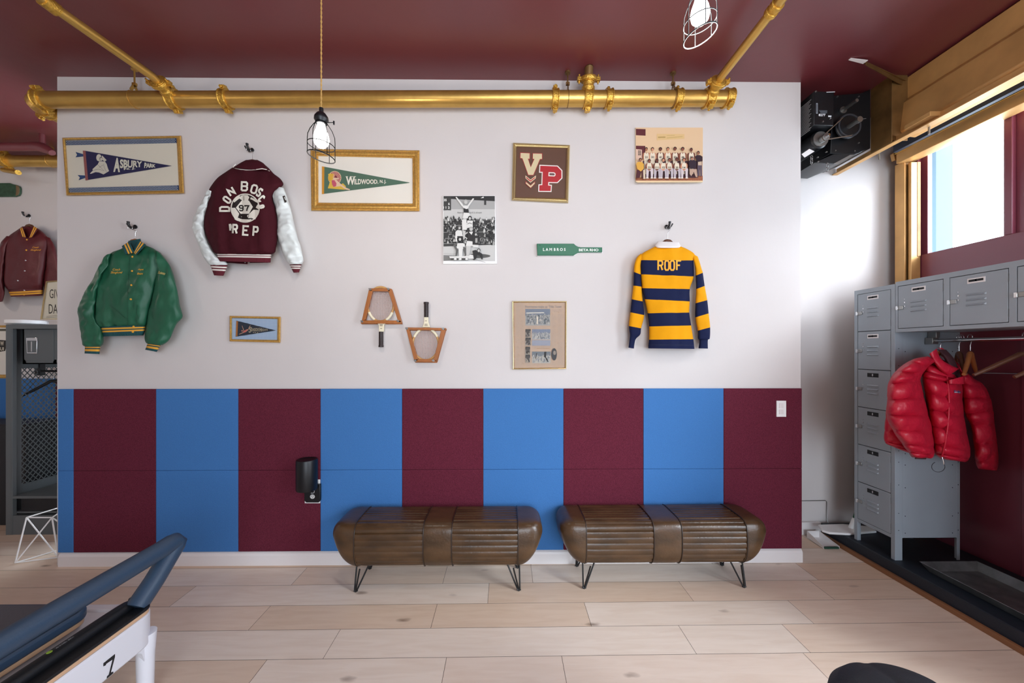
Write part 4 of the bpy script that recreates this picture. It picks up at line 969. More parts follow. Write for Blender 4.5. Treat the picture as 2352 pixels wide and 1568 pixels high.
MB().tube([dr(420+u/4.613, 320+v/4.613, 0) for u, v in edge], .0028, 8).build('collar_piping', M['wknit'], vj, smooth=60)
MB().tube([dr(420+u/4.613, 320+v/4.613, 0) for u, v in [(560,262),(534,290),(534,300)]], .0022, 8).build('collar_piping', M['wknit'], vj, smooth=60)
tr = [bvh(T)]
A = Art(420, 320, 4.613, draped(tr, .004, .0006))
cx, cy = 660, 728
A.circ(cx, cy, 155, 'E2DDD0', 155, 40).circ(cx, cy, 146, '1A1210', 146, 40)
A.poly([(612,600),(640,588),(685,590),(705,612),(690,648),(628,645),(600,630)], 'DAD5C8').poly([(720,612),(760,630),(795,665),(780,668),(735,640),(712,632)], 'DAD5C8').poly([(530,650),(560,612),(600,596),(612,618),(580,640),(545,668)], 'DAD5C8')
A.poly([(625,645),(700,648),(742,715),(700,788),(612,788),(562,722)], 'E0DCCF').poly([(518,725),(552,722),(598,788),(582,830),(548,840),(520,790)], 'DAD5C8').poly([(748,745),(798,748),(795,800),(765,850),(728,832),(690,835),(680,808),(706,785)], 'DAD5C8').poly([(545,845),(575,825),(620,845),(700,848),(728,842),(722,860),(680,872),(620,870),(575,862)], 'DAD5C8').poly([(812,690),(800,740),(772,722),(790,690)], 'DAD5C8')
for s_ in ([(625,645),(600,630)],[(700,648),(712,620)],[(562,722),(520,722)],[(742,715),(760,740)],[(700,788),(690,835)],[(612,788),(585,830)],[(645,600),(645,646)]): A.line(s_, 4, '2A1D1A', keep=True)
A.k += 1
A.line([(cx+146*math.cos(a), cy+148*math.sin(a)) for a in [2*math.pi*i/36 for i in range(36)]], 8, 'E2DDD0', True)
A.block('9', 618, 728, 50, 68, 13, '17110F').block('7', 678, 730, 52, 68, 13, '17110F')
for ch, x, y, w_, h_, r_ in (('D',443,737,62,118,-1.57),('O',468,640,60,100,-.95),('N',512,552,74,96,-.55),('B',652,497,78,108,.03),('O',755,527,74,104,.28),('S',812,562,52,100,.55),('C',832,628,44,90,.85),('O',836,712,42,60,1.3),('P',505,935,30,80,-.1),('R',552,950,62,110,.05),('E',668,965,78,112,.06),('P',770,975,64,115,.08)):
    A.block(ch, x, y, w_, h_, 20, 'DEDACD', r_)
A.build('chenille_patches', vj)
A = Art(420, 320, 4.613, draped([bvh(SR)], .003)); A.line([(1068,598),(1090,668)], 26, '241A16', sub=5).line([(1076,612),(1090,644)], 7, 'E0E4E2', sub=4); A.build('sleeve_patch', vj)
hk = wall_hook(580, 349, D, 'dark coat hook above the varsity jacket with white sleeves', 'coat hooks')
coat_hanger(hk+Vector((0,-.035,.0)), B(580, 365, y=D-.08), .34, D-.08, M['hangwood'], 'wooden hanger just showing at the collar of the varsity jacket', drop=.14)
# ================= rugby shirt
g = (1400, 500, 4.611)
rs_ = tag(root('rugby_shirt', tuple(B(1540, 800, y=D-.05))), 'gold and navy hooped rugby shirt with white collar, hanging back to front', 'shirt')
SL = loft([((330,380),(370,400),.02), ((290,420),(345,450),.035), ((265,490),(332,500),.042), ((258,572),(335,600),.044), ((252,718),(340,730),.044), ((235,862),(352,885),.044), ((220,1000),(368,1030),.044), ((205,1145),(335,1170),.044), ((215,1230),(325,1235),.036), ((212,1285),(275,1290),.028), ((200,1375),(258,1385),.026)],
    [0,0,0,1,0,1,0,1,1,1], .055, *g, wr=.005, wf=11, seed=9, n=28)
mk('sleeve', [M['gold_cot'], M['navy_cot']], rs_, SL)
SR = loft([((880,380),(935,410),.02), ((890,450),(958,480),.035), ((905,530),(978,550),.042), ((912,612),(988,582),.044), ((918,755),(1008,722),.046), ((910,905),(1035,872),.046), ((908,1055),(1050,1012),.046), ((935,1195),(1066,1160),.044), ((935,1275),(1062,1275),.040), ((952,1300),(1042,1295),.028), ((942,1382),(1042,1385),.026)],
    [0,0,0,1,0,1,0,1,1,1], .060, *g, wr=.006, wf=11, seed=10, n=28)
mk('sleeve', [M['gold_cot'], M['navy_cot']], rs_, SR)
def rk(l, r, lo, ro, d): return ((l, lo), (r, ro), d)
T = loft([rk(500,740,298,298,.025), rk(420,820,335,330,.035), rk(340,900,385,385,.044), rk(325,890,450,450,.05), rk(330,892,600,620,.054), rk(345,850,745,755,.056), rk(372,850,862,885,.058), rk(402,845,1010,1003,.060), rk(420,865,1150,1140,.060), rk(418,888,1290,1285,.058), rk(412,895,1345,1345,.056), rk(410,900,1382,1388,.055)],
    [0,0,0,1,0,1,0,1,0,1,1], .062, *g, wr=.004, wf=8, seed=11, vfold=.018, vfreq=13, linear=False, n=72, steps=8)
mk('torso', [M['gold_cot'], M['navy_cot']], rs_, T)
mk('collar', M['base'], rs_, loft([((510,250),(735,258),.020), ((490,280),(750,290),.034), ((484,300),(752,305),.040), ((500,318),(735,318),.040)], [0], .078, *g, wr=.002, n=28))
A = Art(1400, 500, 4.611, draped([bvh(T)], .003))
for ch, x, w_ in (('R',538,62),('O',608,58),('O',665,58),('F',735,62)): A.block(ch, x, 504, w_, 115, 17, 'F0A81E')
A.line([(412,1345),(895,1348)], 3, '101838', sub=20); A.build('lettering', rs_)
hk = wall_hook(1530, 525, D, 'dark coat hook above the hooped rugby shirt', 'coat hooks', -1)
coat_hanger(hk+Vector((0,-.035,.0)), B(1533, 549, y=D-.065), .30, D-.065, M['hangwood'], 'dark wooden hanger showing above the rugby shirt collar', drop=.12)
# ================= maroon jacket on the far wall
YF = 3.95; g = (0, 460, 3.921)
mj = tag(root('maroon_jacket', tuple(B(60, 680, y=YF-.06))), 'dark red satin jacket with yellow striped collar, hanging on the far wall', 'jacket')
T = loft([((200,235),(310,240),.03), ((150,270),(360,265),.05), ((80,320),(410,310),.065), ((45,380),(440,370),.075), ((35,480),(430,480),.08), ((30,580),(420,580),.085), ((25,690),(405,690),.085), ((35,760),(395,760),.08), ((70,805),(385,800),.06)], [0], .10, *g, yplane=YF, wr=.014, wf=9, wstr=(1,1,.6), seed=13, vfold=.01, vfreq=20, gather=.012)
mk('torso', M['darkred'], mj, T)
Bn = loft([((72,800),(388,795),.06), ((78,825),(388,808),.06), ((84,838),(388,822),.06), ((88,843),(388,828),.06), ((92,857),(388,840),.06), ((98,868),(380,858),.055)], [0,1,0,1,0], .10, *g, yplane=YF, wr=.003, linear=True, steps=2)
mk('waistband', [M['darkred'], M['yellow']], mj, Bn)
SL = loft([((60,320),(120,330),.03), ((10,380),(80,400),.05), ((-20,500),(55,500),.06), ((-60,620),(40,620),.06), ((-90,740),(40,770),.06), ((-60,850),(40,830),.05), ((-30,920),(25,910),.035)], [0], .11, *g, yplane=YF, wr=.012, seed=14)
mk('sleeve', M['darkred'], mj, SL)
SR = loft([((400,320),(450,340),.03), ((420,420),(500,430),.05), ((420,550),(525,550),.06), ((400,680),(560,690),.06), ((400,800),(570,800),.055), ((420,880),(540,890),.04)], [0], .11, *g, yplane=YF, wr=.012, seed=15)
mk('sleeve', M['darkred'], mj, SR)
seq = [(0,.15),(1,.36),(0,.5),(1,.72),(0,1.0)]
def collar2(Lq, Rq): 
    secs = [( (Lq[0][0]+(Rq[0][0]-Lq[0][0])*t, Lq[0][1]+(Rq[0][1]-Lq[0][1])*t), (Lq[1][0]+(Rq[1][0]-Lq[1][0])*t, Lq[1][1]+(Rq[1][1]-Lq[1][1])*t), .012) for t in [0]+[q[1] for q in seq]]
    mk('collar', [M['darkred'], M['yellow']], mj, loft(secs, [q[0] for q in seq], .17, *g, yplane=YF, wr=.001, linear=True, steps=3, n=18))
collar2([(205,240),(238,335)], [(172,258),(188,325)]); collar2([(300,228),(258,338)], [(345,258),(292,332)])
tr = [bvh(T), bvh(Bn)]
for u, v in ((242,354),(237,448),(232,541),(224,635),(162,722),(220,810),(217,848)): button(u/3.921, 460+v/3.921, YF-.18, tr, M['yellow'] if v in (354,448,848) else M['chrome'], mj, .008)
A = Art(0, 460, 3.921, draped(tr, .004)); A.text('Coach', 292, 430, 56, 15, 'E0982C', shear=.4, bold=.01).text('Skoglund', 274, 458, 96, 20, 'E0982C', shear=.4, bold=.01); A.build('embroidery', mj)
hk = wall_hook(68, 498, YF, 'dark coat hook above the dark red jacket on the far wall', 'coat hooks')
coat_hanger(hk+Vector((0,-.035,.0)), B(68, 512, y=YF-.10), .38, YF-.1, M['hangwood'], 'dark wooden hanger inside the dark red jacket', drop=.20)
# ---------------------------------------------------------------- racquets in their presses
def racquet(c, sc, head, handle, grip_pts, press, bolts, label, flip, wing):
    """all in the crop (810,650) at 8.252 px per px; head: centre, rx, ry"""
    K = (810, 650, 8.252); Bp = lambda u, v, y: B(K[0]+u/K[2], K[1]+v/K[2], y=y)
    cx_, cy_, rx, ry = head; yr = D-.030
    rq = tag(root('tennis_racquet', tuple(Bp(cx_, cy_, D))), label[0], 'racquet', 'old tennis racquets')
    pts = [Bp(cx_+rx*math.cos(2*math.pi*k/40), cy_+ry*math.sin(2*math.pi*k/40)*(1 if (math.sin(2*math.pi*k/40)*flip) < 0 else 1.0), yr) for k in range(40)]
    MB().tube(pts, .0085, 10, 0, True).build('head_frame', M['ash'], rq, smooth=60)
    sb = MB(); nst = 17
    for k in range(1, nst):
        u = -1+2*k/nst; x = cx_+u*rx; h = ry*math.sqrt(max(0, 1-u*u)); sb.tube([Bp(x, cy_-h, yr), Bp(x, cy_+h, yr)], .0014, 4)
    for k in range(1, 22):
        u = -1+2*k/22; y_ = cy_+u*ry; h = rx*math.sqrt(max(0, 1-u*u)); sb.tube([Bp(cx_-h, y_, yr-.0012), Bp(cx_+h, y_, yr-.0012)], .0014, 4)
    so = sb.build('strings', M['string'], rq)
    for a0, a1 in wing:
        MB().tube([Bp(cx_+rx*math.cos(math.radians(a0+(a1-a0)*k/6)), cy_+ry*math.sin(math.radians(a0+(a1-a0)*k/6)), yr-.0015) for k in range(7)], .0100, 10).build('cream_binding', M['cream'], rq, smooth=60)
    MB().prism([Bp(a, b, yr-.009) for a, b in handle], (0, .018, 0)).build('throat', M['cream'], rq, bevel=.003)
    (a, b), (c_, d_) = grip_pts
    MB().tube([Bp(a, b, yr), Bp(a+(c_-a)*.86, b+(d_-b)*.86, yr), Bp(a+(c_-a)*.9, b+(d_-b)*.9, yr), Bp(c_, d_, yr)], [.0165, .0165, .019, .019], 8).build('grip', M['grip'], rq, smooth=30)
    A = Art(*K, flat(yr-.0092, .0003)); hx = (handle[0][0]+handle[1][0])/2; ys = sorted(p[1] for p in handle)
    for k, (f, w_) in enumerate(((.18, 60), (.30, 56), (.62, 32))):
        yy_ = (ys[0] + (ys[-1]-ys[0])*f) if flip > 0 else (ys[-1] - (ys[-1]-ys[0])*f)
        A.line([(hx-w_/2, yy_), (hx+w_/2, yy_)], 9, '4A3428')
    A.build('markings', rq)
    pr = tag(root('racquet_press', tuple(Bp(cx_, cy_, D))), label[1], 'racquet press', 'wooden racquet presses')
    for front in (0, 1):
        y1 = D-.0485 if front else D-.002
        for bar in press:
            if front == 0: q = [(u+14, v+14) for u, v in bar]
            else: q = bar
            MB().prism([Bp(u, v, y1 - .004) for u, v in q], (0, .013 if not front else .012, 0)).build('press_bar', M['wood'], pr, bevel=.002)
    for u, v in bolts:
        p = Bp(u, v, D-.050); mb = MB(); mb.cyl(p+Vector((0,-.012,0)), p+Vector((0,.045,0)), .0028, 8); mb.cyl(p+Vector((0,-.004,0)), p+Vector((0,-.0005,0)), .0085, 16)
        mb.cbox(p+Vector((0,-.010,0)), (.022, .003, .007), 0, Matrix.Rotation(.5, 3, 'Y')); mb.build('wing_nut', M['steel'], pr, bevel=.0006)
racquet(None, None, (530, 400, 248, 325), [(468,760),(612,760),(590,800),(583,920),(497,920),(490,800)], ((538,925),(538,1212)),
  [[(312,98),(710,98),(706,155),(318,150)], [(150,765),(158,705),(905,708),(935,765)], [(310,105),(378,140),(240,690),(168,720)], [(665,120),(735,105),(930,745),(868,740)]], [(335,118),(680,112),(182,728),(860,718)],
  ('tennis racquet hanging handle down in a wooden press, left of the pair', 'trapezoid wooden press around the handle-down racquet'), 1, ((152,116),(64,28)))
racquet(None, None, (1385, 1160, 246, 300), [(1310,838),(1470,838),(1450,790),(1430,730),(1430,640),(1352,640),(1350,730),(1338,790)], ((1395,645),(1395,360)),
  [[(1002,838),(1770,850),(1762,890),(1012,885)], [(1160,1440),(1600,1440),(1585,1495),(1172,1492)], [(1012,870),(1075,880),(1240,1460),(1172,1490)], [(1680,880),(1765,860),(1590,1490),(1530,1460)]], [(1028,860),(1715,865),(1188,1468),(1530,1468)],
  ('tennis racquet hanging handle up in a wooden press, right of the pair', 'trapezoid wooden press around the handle-up racquet'), -1, ((208,244),(-28,-64)))
# ---------------------------------------------------------------- leather benches
def bench(center, y0, z0, label, group):
    """long upholstered bench; the origin is on the floor under its middle"""
    cx, cy = center; rt = tag(root('leather_bench', (cx, cy, 0)), label, 'bench', group)
    Lh = .695; dep = .166; zb, zt = .146, .462
    # plan of the seams (x from the middle) and which bands are ribbed
    seams = [-.69, -.53, -.085, .10, .54, .69]
    def profile(t, n=72):
        """cross-section at x = t*Lh: front/back rounded; returns (y, z) and rib phase"""
        return None
    def section(x, ribs):
        e = max(0, (abs(x) - .56)/(Lh-.56)); k = math.sqrt(max(0, 1 - (e**2.6))) if e < 1 else 0
        hy = dep*(.55 + .45*k) ; hz = (zt-zb)/2*(.50 + .50*k); zc = (zt+zb)/2 - .00*e + .012*e
        pts = []; n = 264
        for j in range(n):
            a = 2*math.pi*j/n; c, s_ = math.cos(a), math.sin(a); p = 5.5 if s_ > 0 else 3.6
            r = (abs(c)**p + abs(s_)**p)**(-1/p)
            yy = hy*c*r; zz = hz*s_*r
            yy *= 1 + .05*math.cos(zz/hz*1.4) - .10*(zz < 0)*abs(zz/hz)**2
            if ribs and zz > -hz*.97:
                # ribs run lengthwise, spaced about 40 mm round the girth
                arc = (yy - zz*.0) if abs(zz) >= hz*.93 else None
                g = (hy - abs(yy)) if zz > hz*.86 else (hz*.86 - zz) + hy*.1
                ph = (abs(yy)/.037) if zz > hz*.86 else (zz/.040 + .5)
                gro = abs(math.sin(math.pi*ph))**.35
                sc = 1 - .045*(1-gro)
                yy *= sc; zz = (zz)*sc
            pts.append((yy, zc+zz))
        return pts
    def tap(x, z): return x - math.copysign(.085*max(0, (.38-z)/.22)**1.2*max(0, (abs(x)-.50)/.195), x)
    def seg(xa, xb, ribs, nst, name, m):
        rows = []
        for i in range(nst+1):
            x = xa + (xb-xa)*i/nst; ed = min(i, nst-i); s = section(x, ribs)
            if ed == 0: s = [(y*.988, (z-.32)*.988+.32) for y, z in s]
            rows.append([(cx+x, cy+y, z) for y, z in s])
        n = len(rows[0]); vs = [v for r in rows for v in r]; fs = [(r*n+k, r*n+(k+1)%n, (r+1)*n+(k+1)%n, (r+1)*n+k) for r in range(nst) for k in range(n)]
        fs += [tuple(range(n)), tuple(nst*n+k for k in range(n))]
        return MB().add(vs, fs).build(name, m, rt, smooth=50)
    def ends(sgn):
        xs = [.53 + (.695-.53)*math.sin(math.pi/2*i/14) for i in range(15)]
        rows = [[(cx+sgn*tap(x, z), cy+y, z) for y, z in section(x, False)] for x in xs]
        last = rows[-1]; c = (cx+sgn*.70, cy, .33)
        for f, dx in ((.72, .006), (.35, .010), (.05, .012)):
            rows.append([(cx+sgn*(tap(.695, .33+(p[2]-.33)*f)+dx), cy+(p[1]-cy)*f, .33+(p[2]-.33)*f) for p in last])
        n = len(last); vs = [v for r in rows for v in r]; fs = [(r*n+k, r*n+(k+1)%n, (r+1)*n+(k+1)%n, (r+1)*n+k) for r in range(len(rows)-1) for k in range(n)]
        fs += [tuple(range(n)), tuple((len(rows)-1)*n+k for k in range(n))]
        return MB().add(vs, fs).build('end_cushion', M['leather'], rt, smooth=55)
    ends(-1); ends(1)
    seg(-.53, -.085, True, 8, 'ribbed_cushion', M['leather']); seg(-.085, .10, False, 6, 'centre_band', M['leather']); seg(.10, .53, True, 8, 'ribbed_cushion', M['leather'])
    for x in (-.53, -.085, .10, .53):
        s = section(x, False); MB().tube([(cx+x, cy+y*1.004, (z-.32)*1.006+.32) for y, z in s[::6]], .0034, 6, 0, True).build('piping', M['piping'], rt, smooth=60)
    for sx in (-1, 1):
        for sy in (-1, 1):
            ft = Vector((cx+sx*.536, cy+sy*.128, .006)); l = MB()
            for ox, oy in ((-.045, 0.012), (.045, 0.012), (0, -.045)):
                t = Vector((cx+sx*.50+ox*.9, cy+sy*.108 - oy*sy, .165)); f2 = ft + Vector((ox*.16, 0, 0.004))
                l.tube([t, f2], .0052, 10)
            l.tube([ft+Vector((-.012,0,.006)), ft+Vector((0,0,-.001)), ft+Vector((.012,0,.006))], .0058, 10)
            l.box(cx+sx*.49-.04, cx+sx*.49+.04, cy+sy*.09-.035, cy+sy*.09+.035, .176, .180)
            l.build('hairpin_leg', M['black'], rt, smooth=50)
    return rt
b1 = B(818, 1360, z=0); b2 = B(1190, 1352, z=0)
bench(((b1.x+b2.x)/2, b1.y+.130), 0, 0, 'brown leather bench on hairpin legs, the left one below the racquets', 'brown leather benches')
b3 = B(1341, 1350, z=0); b4 = B(1710, 1350, z=0)
bench(((b3.x+b4.x)/2, b3.y+.118), 0, 0, 'brown leather bench on hairpin legs, the right one nearer the lockers', 'brown leather benches')
# ---------------------------------------------------------------- switch, outlet and plug-in diffuser
sw = tag(root('light_switch', tuple(B(1795, 957, y=D-PT))), 'white double light switch plate on the right-most maroon panel', 'switch')
board([(1784,920),(1806,920),(1806,957),(1784,957)], D-PT-.006, D-PT, 'switch_plate', M['white'], sw, .0015)
board([(1790,926),(1800,926),(1800,937),(1790,937)], D-PT-.010, D-PT-.005, 'toggle', M['base'], sw, .001); board([(1790,940),(1800,940),(1800,951),(1790,951)], D-PT-.010, D-PT-.005, 'toggle', M['base'], sw, .001)
K = (640, 1020, 9.8); kk = lambda pts: cr(*K, pts)
ot = tag(root('wall_outlet', tuple(B(717, 1155, y=D-PT))), 'white wall outlet behind the black plug-in device', 'outlet')
board(kk([(585,795),(932,795),(932,1328),(585,1328)]), D-PT-.005, D-PT, 'cover_plate', M['white'], ot, .0015)
df = tag(root('plug_in_device', tuple(B(714, 1150, y=D-.05))), 'black cylindrical plug-in device on the maroon felt, left of the bench', 'plug-in device')
mb = MB().prism([B(a, b, y=D-PT-.026) for a, b in kk([(572,1040),(600,900),(935,900),(935,1270),(895,1315),(620,1315),(572,1270)])], (0, .020, 0)); mb.build('plug_base', M['black'], df, bevel=.004)
tp_ = B(640+635/9.8, 1020+330/9.8, y=D-.075); bt = B(640+635/9.8, 1020+1030/9.8, y=D-.075)
r_ = (B(640+860/9.8, 1100, y=D-.075).x - B(640+415/9.8, 1100, y=D-.075).x)/2
MB().lathe([(r_*.6, 0), (r_*.95, .004), (r_, .012), (r_, tp_.z-bt.z-.012), (r_*.95, tp_.z-bt.z-.002), (r_*.8, tp_.z-bt.z), (r_*.7, tp_.z-bt.z-.004), (r_*.1, tp_.z-bt.z-.004)], bt, (0,0,1), 40).build('canister', M['black'], df, smooth=40)
A = Art(*K, flat(D-PT-.0265, .0003)); A.line([(735,1022),(775,1020),(803,1045),(800,1085),(770,1100),(725,1098)], 12, 'B8B8B8').circ(760, 1178, 55, 'C4C4C2', 50)
for p in ((738,1165),(782,1165)): A.circ(p[0], p[1], 6, '3A3A3A', 14, keep=True)
A.circ(762, 1200, 8, '3A3A3A', 8); A.build('socket_face', df)
p = B(640+517/9.8, 1020+446/9.8, y=D-.075-r_*.8); MB().lathe([(.0003, -.002), (.002, -.001), (.002, .004)], p, (0,1,0), 10).build('indicator_light', M['white'], df)
# ---------------------------------------------------------------- platform and lockers on the right
PX, PH = 2.70, .108
pf = tag(root('platform', (3.0, 1.0, 0)), 'low black rubber-covered platform along the right wall under the lockers', 'platform')
MB().box(PX+.012, WX-.032, -1.0, 3.194, .001, PH).build('rubber_top', M['navyrub'], pf, bevel=.006)
MB().box(PX-.010, PX+.012, -1.0, 3.19, .0, .032).build('wood_edge', M['oakedge'], pf, bevel=.003)
LX = 2.753; LY0, LY1 = 2.612, 2.918; LZ = 2.056; BW = .457
def locker_door(parent, ya, yb, z0, z1, hinge_far, tagc, wide=1.0, xo=LX):
    """door in the plane x = LX facing -x, from y=ya (near) to yb (far)"""
    dr = MB().box(xo-.008, xo+.002, ya, yb, z0, z1).build('door', M['locker'], parent, bevel=.0025)
    yh = yb - .030 if True else ya + .03     # latch side: far edge
    w_ = yb-ya; zc = (z0+z1)/2
    # louvres
    for k in range(3):
        z = zc + .035 - k*.030; L0 = (ya+yb)/2 - w_*.16; L1 = (ya+yb)/2 + w_*.20
        lv = MB(); lv.add([(xo-.008, L0, z), (xo-.008, L1, z), (xo-.017, L1-.008, z-.010), (xo-.017, L0+.008, z-.010), (xo-.008, L0, z-.013), (xo-.008, L1, z-.013)],
               [(0,1,2,3), (3,2,5,4), (0,3,4), (1,5,2)]); lv.build('louvre', M['locker'], dr)
    # card holder
    ch = MB(); yc = (ya+yb)/2 + .004; ch.box(xo-.010, xo-.007, yc-.042, yc+.042, z1-.052, z1-.022); ch.build('label_holder', M['base'] if tagc else M['black'], dr, bevel=.001)
    if tagc: MB().box(xo-.0112, xo-.0098, yc-.034, yc+.034, z1-.043, z1-.030).build('name_card', M['dark'], dr)
    MB().box(xo-.0112, xo-.0098, yc-.004, yc+.004, z1-.045, z1-.028).build('card_clip', M['chrome'], dr)
    # latch
    la = MB(); la.box(xo-.014, xo-.007, yb-.036, yb+.004, zc-.016, zc+.010); la.build('latch', M['steel'], dr, bevel=.002)
    MB().box(xo-.019, xo-.010, yb-.006, yb+.008, zc-.018, zc+.010).build('hasp', M['chrome'], dr, bevel=.001)
    for q_, rr in ((.030, .0045), (.052, .0030), (.004, .004)): MB().lathe([(.0005, -.003), (rr, -.002), (rr, .002)], (xo-.008, yb-.044, zc+q_), (1,0,0), 12).build('rivet', M['chrome'], dr, smooth=60)
    for z in (z0+.05, z1-.05): MB().cyl((xo-.004, ya-.004, z-.022), (xo-.004, ya-.004, z+.022), .0042, 10).build('hinge', M['lockerdk'], dr, smooth=50)
    return dr
def tower(y0, y1, label, grp):
    rt = tag(root('locker_tower', (LX+BW/2, (y0+y1)/2, PH)), label, 'locker', grp)
    b = MB(); z0 = PH+.155; t = .012
    b.box(LX+.002, LX+BW, y0, y0+.003, z0, LZ); b.box(LX+.002, LX+BW, y1-.003, y1, z0, LZ); b.box(LX+.002, LX+BW, y0, y1, LZ-.003, LZ)
    b.box(LX+BW-.003, LX+BW, y0, y1, z0, LZ); b.box(LX+.002, LX+BW, y0, y1, z0, z0+.003)
    for k in range(1, 6): z = z0 + (LZ-z0-.03)*k/6; b.box(LX+.01, LX+BW, y0+.003, y1-.003, z, z+.002)
    b.build('cabinet_body', M['locker'], rt)
    f = MB(); f.box(LX-.008, LX+.02, y0, y0+.026, PH, LZ); f.box(LX-.008, LX+.02, y1-.026, y1, PH, LZ); f.box(LX-.0075, LX+.02, y0+.02, y1-.02, LZ-.032, LZ); f.box(LX-.0075, LX+.02, y0+.02, y1-.02, z0-.008, z0+.016)
    f.box(LX-.008, LX+.045, y0-.002, y0+.003, PH, LZ)
    f.build('front_frame', M['locker'], rt, bevel=.0015)
    g_ = MB(); g_.box(LX+BW-.022, LX+BW, y0-.001, y0+.003, PH, LZ); g_.box(LX+BW-.003, LX+BW, y0, y0+.03, PH, LZ); g_.box(LX+BW-.022, LX+BW, y1-.003, y1, PH, LZ); g_.build('rear_posts', M['locker'], rt, bevel=.001)
    zs = z0+.016; dh = (LZ-.032-zs)/6
    for k in range(6):
        locker_door(rt, y0+.030, y1-.030, zs+dh*k+.0022, zs+dh*(k+1)-.0022, True, k >= 4)
    rv = MB()
    for z in (.30, .42, .62, .78, .86, 1.05, 1.30, 1.46, 1.58, 1.72):
        for x in (LX+.018, LX+.065, LX+BW-.055, LX+BW-.014): 
            rv.lathe([(.0004, -.0015), (.0028, -.001), (.0028, .001)], (x, y0-.0022, z + (.02 if x in (LX+.018, LX+BW-.014) else 0)), (0,1,0), 8)
    rv.build('rivets', M['dark'], rt, smooth=60)
    return rt
tower(LY0, LY1, 'tall grey metal locker tower with six stacked doors at the right', 'locker towers')
OH = tag(root('overhead_lockers', (LX+BW/2, 2.0, 1.716)), 'row of grey overhead locker boxes above the hanging rail', 'locker')
OY1 = LY0-.004; OY0 = OY1 - .305*4
b = MB(); b.box(LX+.002, LX+BW, OY0, OY1, 1.716, 1.719); b.box(LX+.002, LX+BW, OY0, OY1, LZ+.008, LZ+.011); b.box(LX+BW-.003, LX+BW, OY0, OY1, 1.716, LZ+.01)
for k in range(5): b.box(LX+.002, LX+BW, OY0+.305*k-.0015*(k>0), OY0+.305*k+.0015*(k<4), 1.716, LZ+.01)
b.build('cabinet_body', M['locker'], OH)
f = MB(); f.box(LX-.008, LX+.02, OY0, OY1, 1.714, 1.738); f.box(LX-.008, LX+.02, OY0, OY1, LZ-.020, LZ+.012)
for k in range(5):
    yc = OY0 + .305*k; a_ = max(OY0, yc-.016); b_ = min(OY1, yc+.016); f.box(LX-.0078, LX+.02, a_, b_, 1.73, LZ-.015)
f.build('front_frame', M['locker'], OH, bevel=.0015)
for k in range(4): locker_door(OH, OY0+.305*k+.019, OY0+.305*(k+1)-.019, 1.741, LZ-.023, True, True)
tower(OY0-.312, OY0-.004, 'grey metal locker tower at the near end of the row, outside the photo', 'locker towers')
# rail with brackets
RX, RZ = 2.985, 1.655
rl = tag(root('hanging_rail', (RX, 2.0, RZ)), 'chrome clothes rail below the overhead lockers', 'rail')
MB().cyl((RX, OY0+.01, RZ), (RX, LY0-.008, RZ), .0125, 20).build('tube', M['chrome'], rl, smooth=50)
for y in (LY0-.055, OY0+.06):
    bk = MB(); bk.box(RX-.012, RX+.014, y-.004, y+.05, RZ+.02, 1.7165); bk.box(RX-.030, RX+.012, y+.003, y+.05, RZ-.024, RZ+.022); bk.build('bracket', M['steel'], rl, bevel=.002)
hg = 'wooden hangers on the locker rail'
for i, (y, rz_, m_, lab, bar) in enumerate(((2.435, .80, 'hangwood', 'dark wooden hanger next to the red puffer jacket', False), (2.375, .56, 'hangwood2', 'light brown wooden hanger, second on the chrome rail', False), (2.12, -.35, 'hangwood', 'broad dark wooden hanger with a chrome trouser bar', True), (1.95, -.3, 'hangwood', 'dark hanger at the right edge of the photo', True))):
    coat_hanger((RX, y, RZ+.028), (RX+.002, y, RZ-.07), .44, y, M[m_], lab, hg, rotz=rz_, drop=.145, bar=bar)
# ---------------------------------------------------------------- red puffer jacket
g = (2000, 780, 4.611); YJ = 2.43
pj = tag(root('puffer_jacket', tuple(B(2150, 1060, y=YJ))), 'red quilted puffer jacket hanging on the locker rail', 'jacket')
kw = dict(yplane=YJ, ex=.8, steps=8)
SRr = loft([((915,240),(975,300),.05), ((935,330),(1060,390),.07), ((950,470),(1190,480),.085), ((975,620),(1262,610),.09), ((1000,790),(1290,740),.09), ((1060,900),(1310,900),.085), ((1095,1100),(1335,1090),.082), ((1115,1285),(1352,1280),.078), ((1150,1370),(1335,1385),.06)], [0], -.06, *g, puff=.28, wr=.012, wf=16, seed=21, **kw)
mk('sleeve', M['puffer'], pj, SRr)
BK = loft([((190,560),(560,560),.05), ((170,700),(560,700),.06), ((160,820),(600,820),.06), ((148,960),(600,980),.06), ((150,1080),(620,1150),.055), ((230,1130),(620,1200),.05), ((395,1195),(640,1230),.04)], [0], .0, *g, puff=.2, wr=.008, seed=22, **kw)
mk('back_panel', M['puffer'], pj, BK)
T = loft([((650,170),(930,290),.05), ((600,230),(940,380),.08), ((560,330),(950,440),.10), ((545,400),(962,480),.11), ((575,560),(970,635),.125), ((600,735),(985,805),.13), ((625,915),(1015,985),.135), ((650,1100),(1050,1170),.13), ((680,1200),(1040,1260),.115), ((745,1260),(1000,1295),.09)], [0], .02, *g, puff=.22, wr=.010, wf=14, seed=23, **kw)
mk('torso', M['puffer'], pj, T)
SL = loft([((600,175),(690,230),.06), ((430,215),(600,290),.09), ((270,330),(545,370),.10), ((190,470),(525,435),.11), ((180,640),(560,605),.115), ((170,800),(608,800),.115), ((235,955),(648,975),.11), ((330,1100),(666,1140),.10), ((400,1190),(665,1225),.075), ((440,1245),(630,1255),.055)], [0], .11, *g, puff=.26, wr=.012, wf=14, seed=24, **kw)
mk('sleeve', M['puffer'], pj, SL)
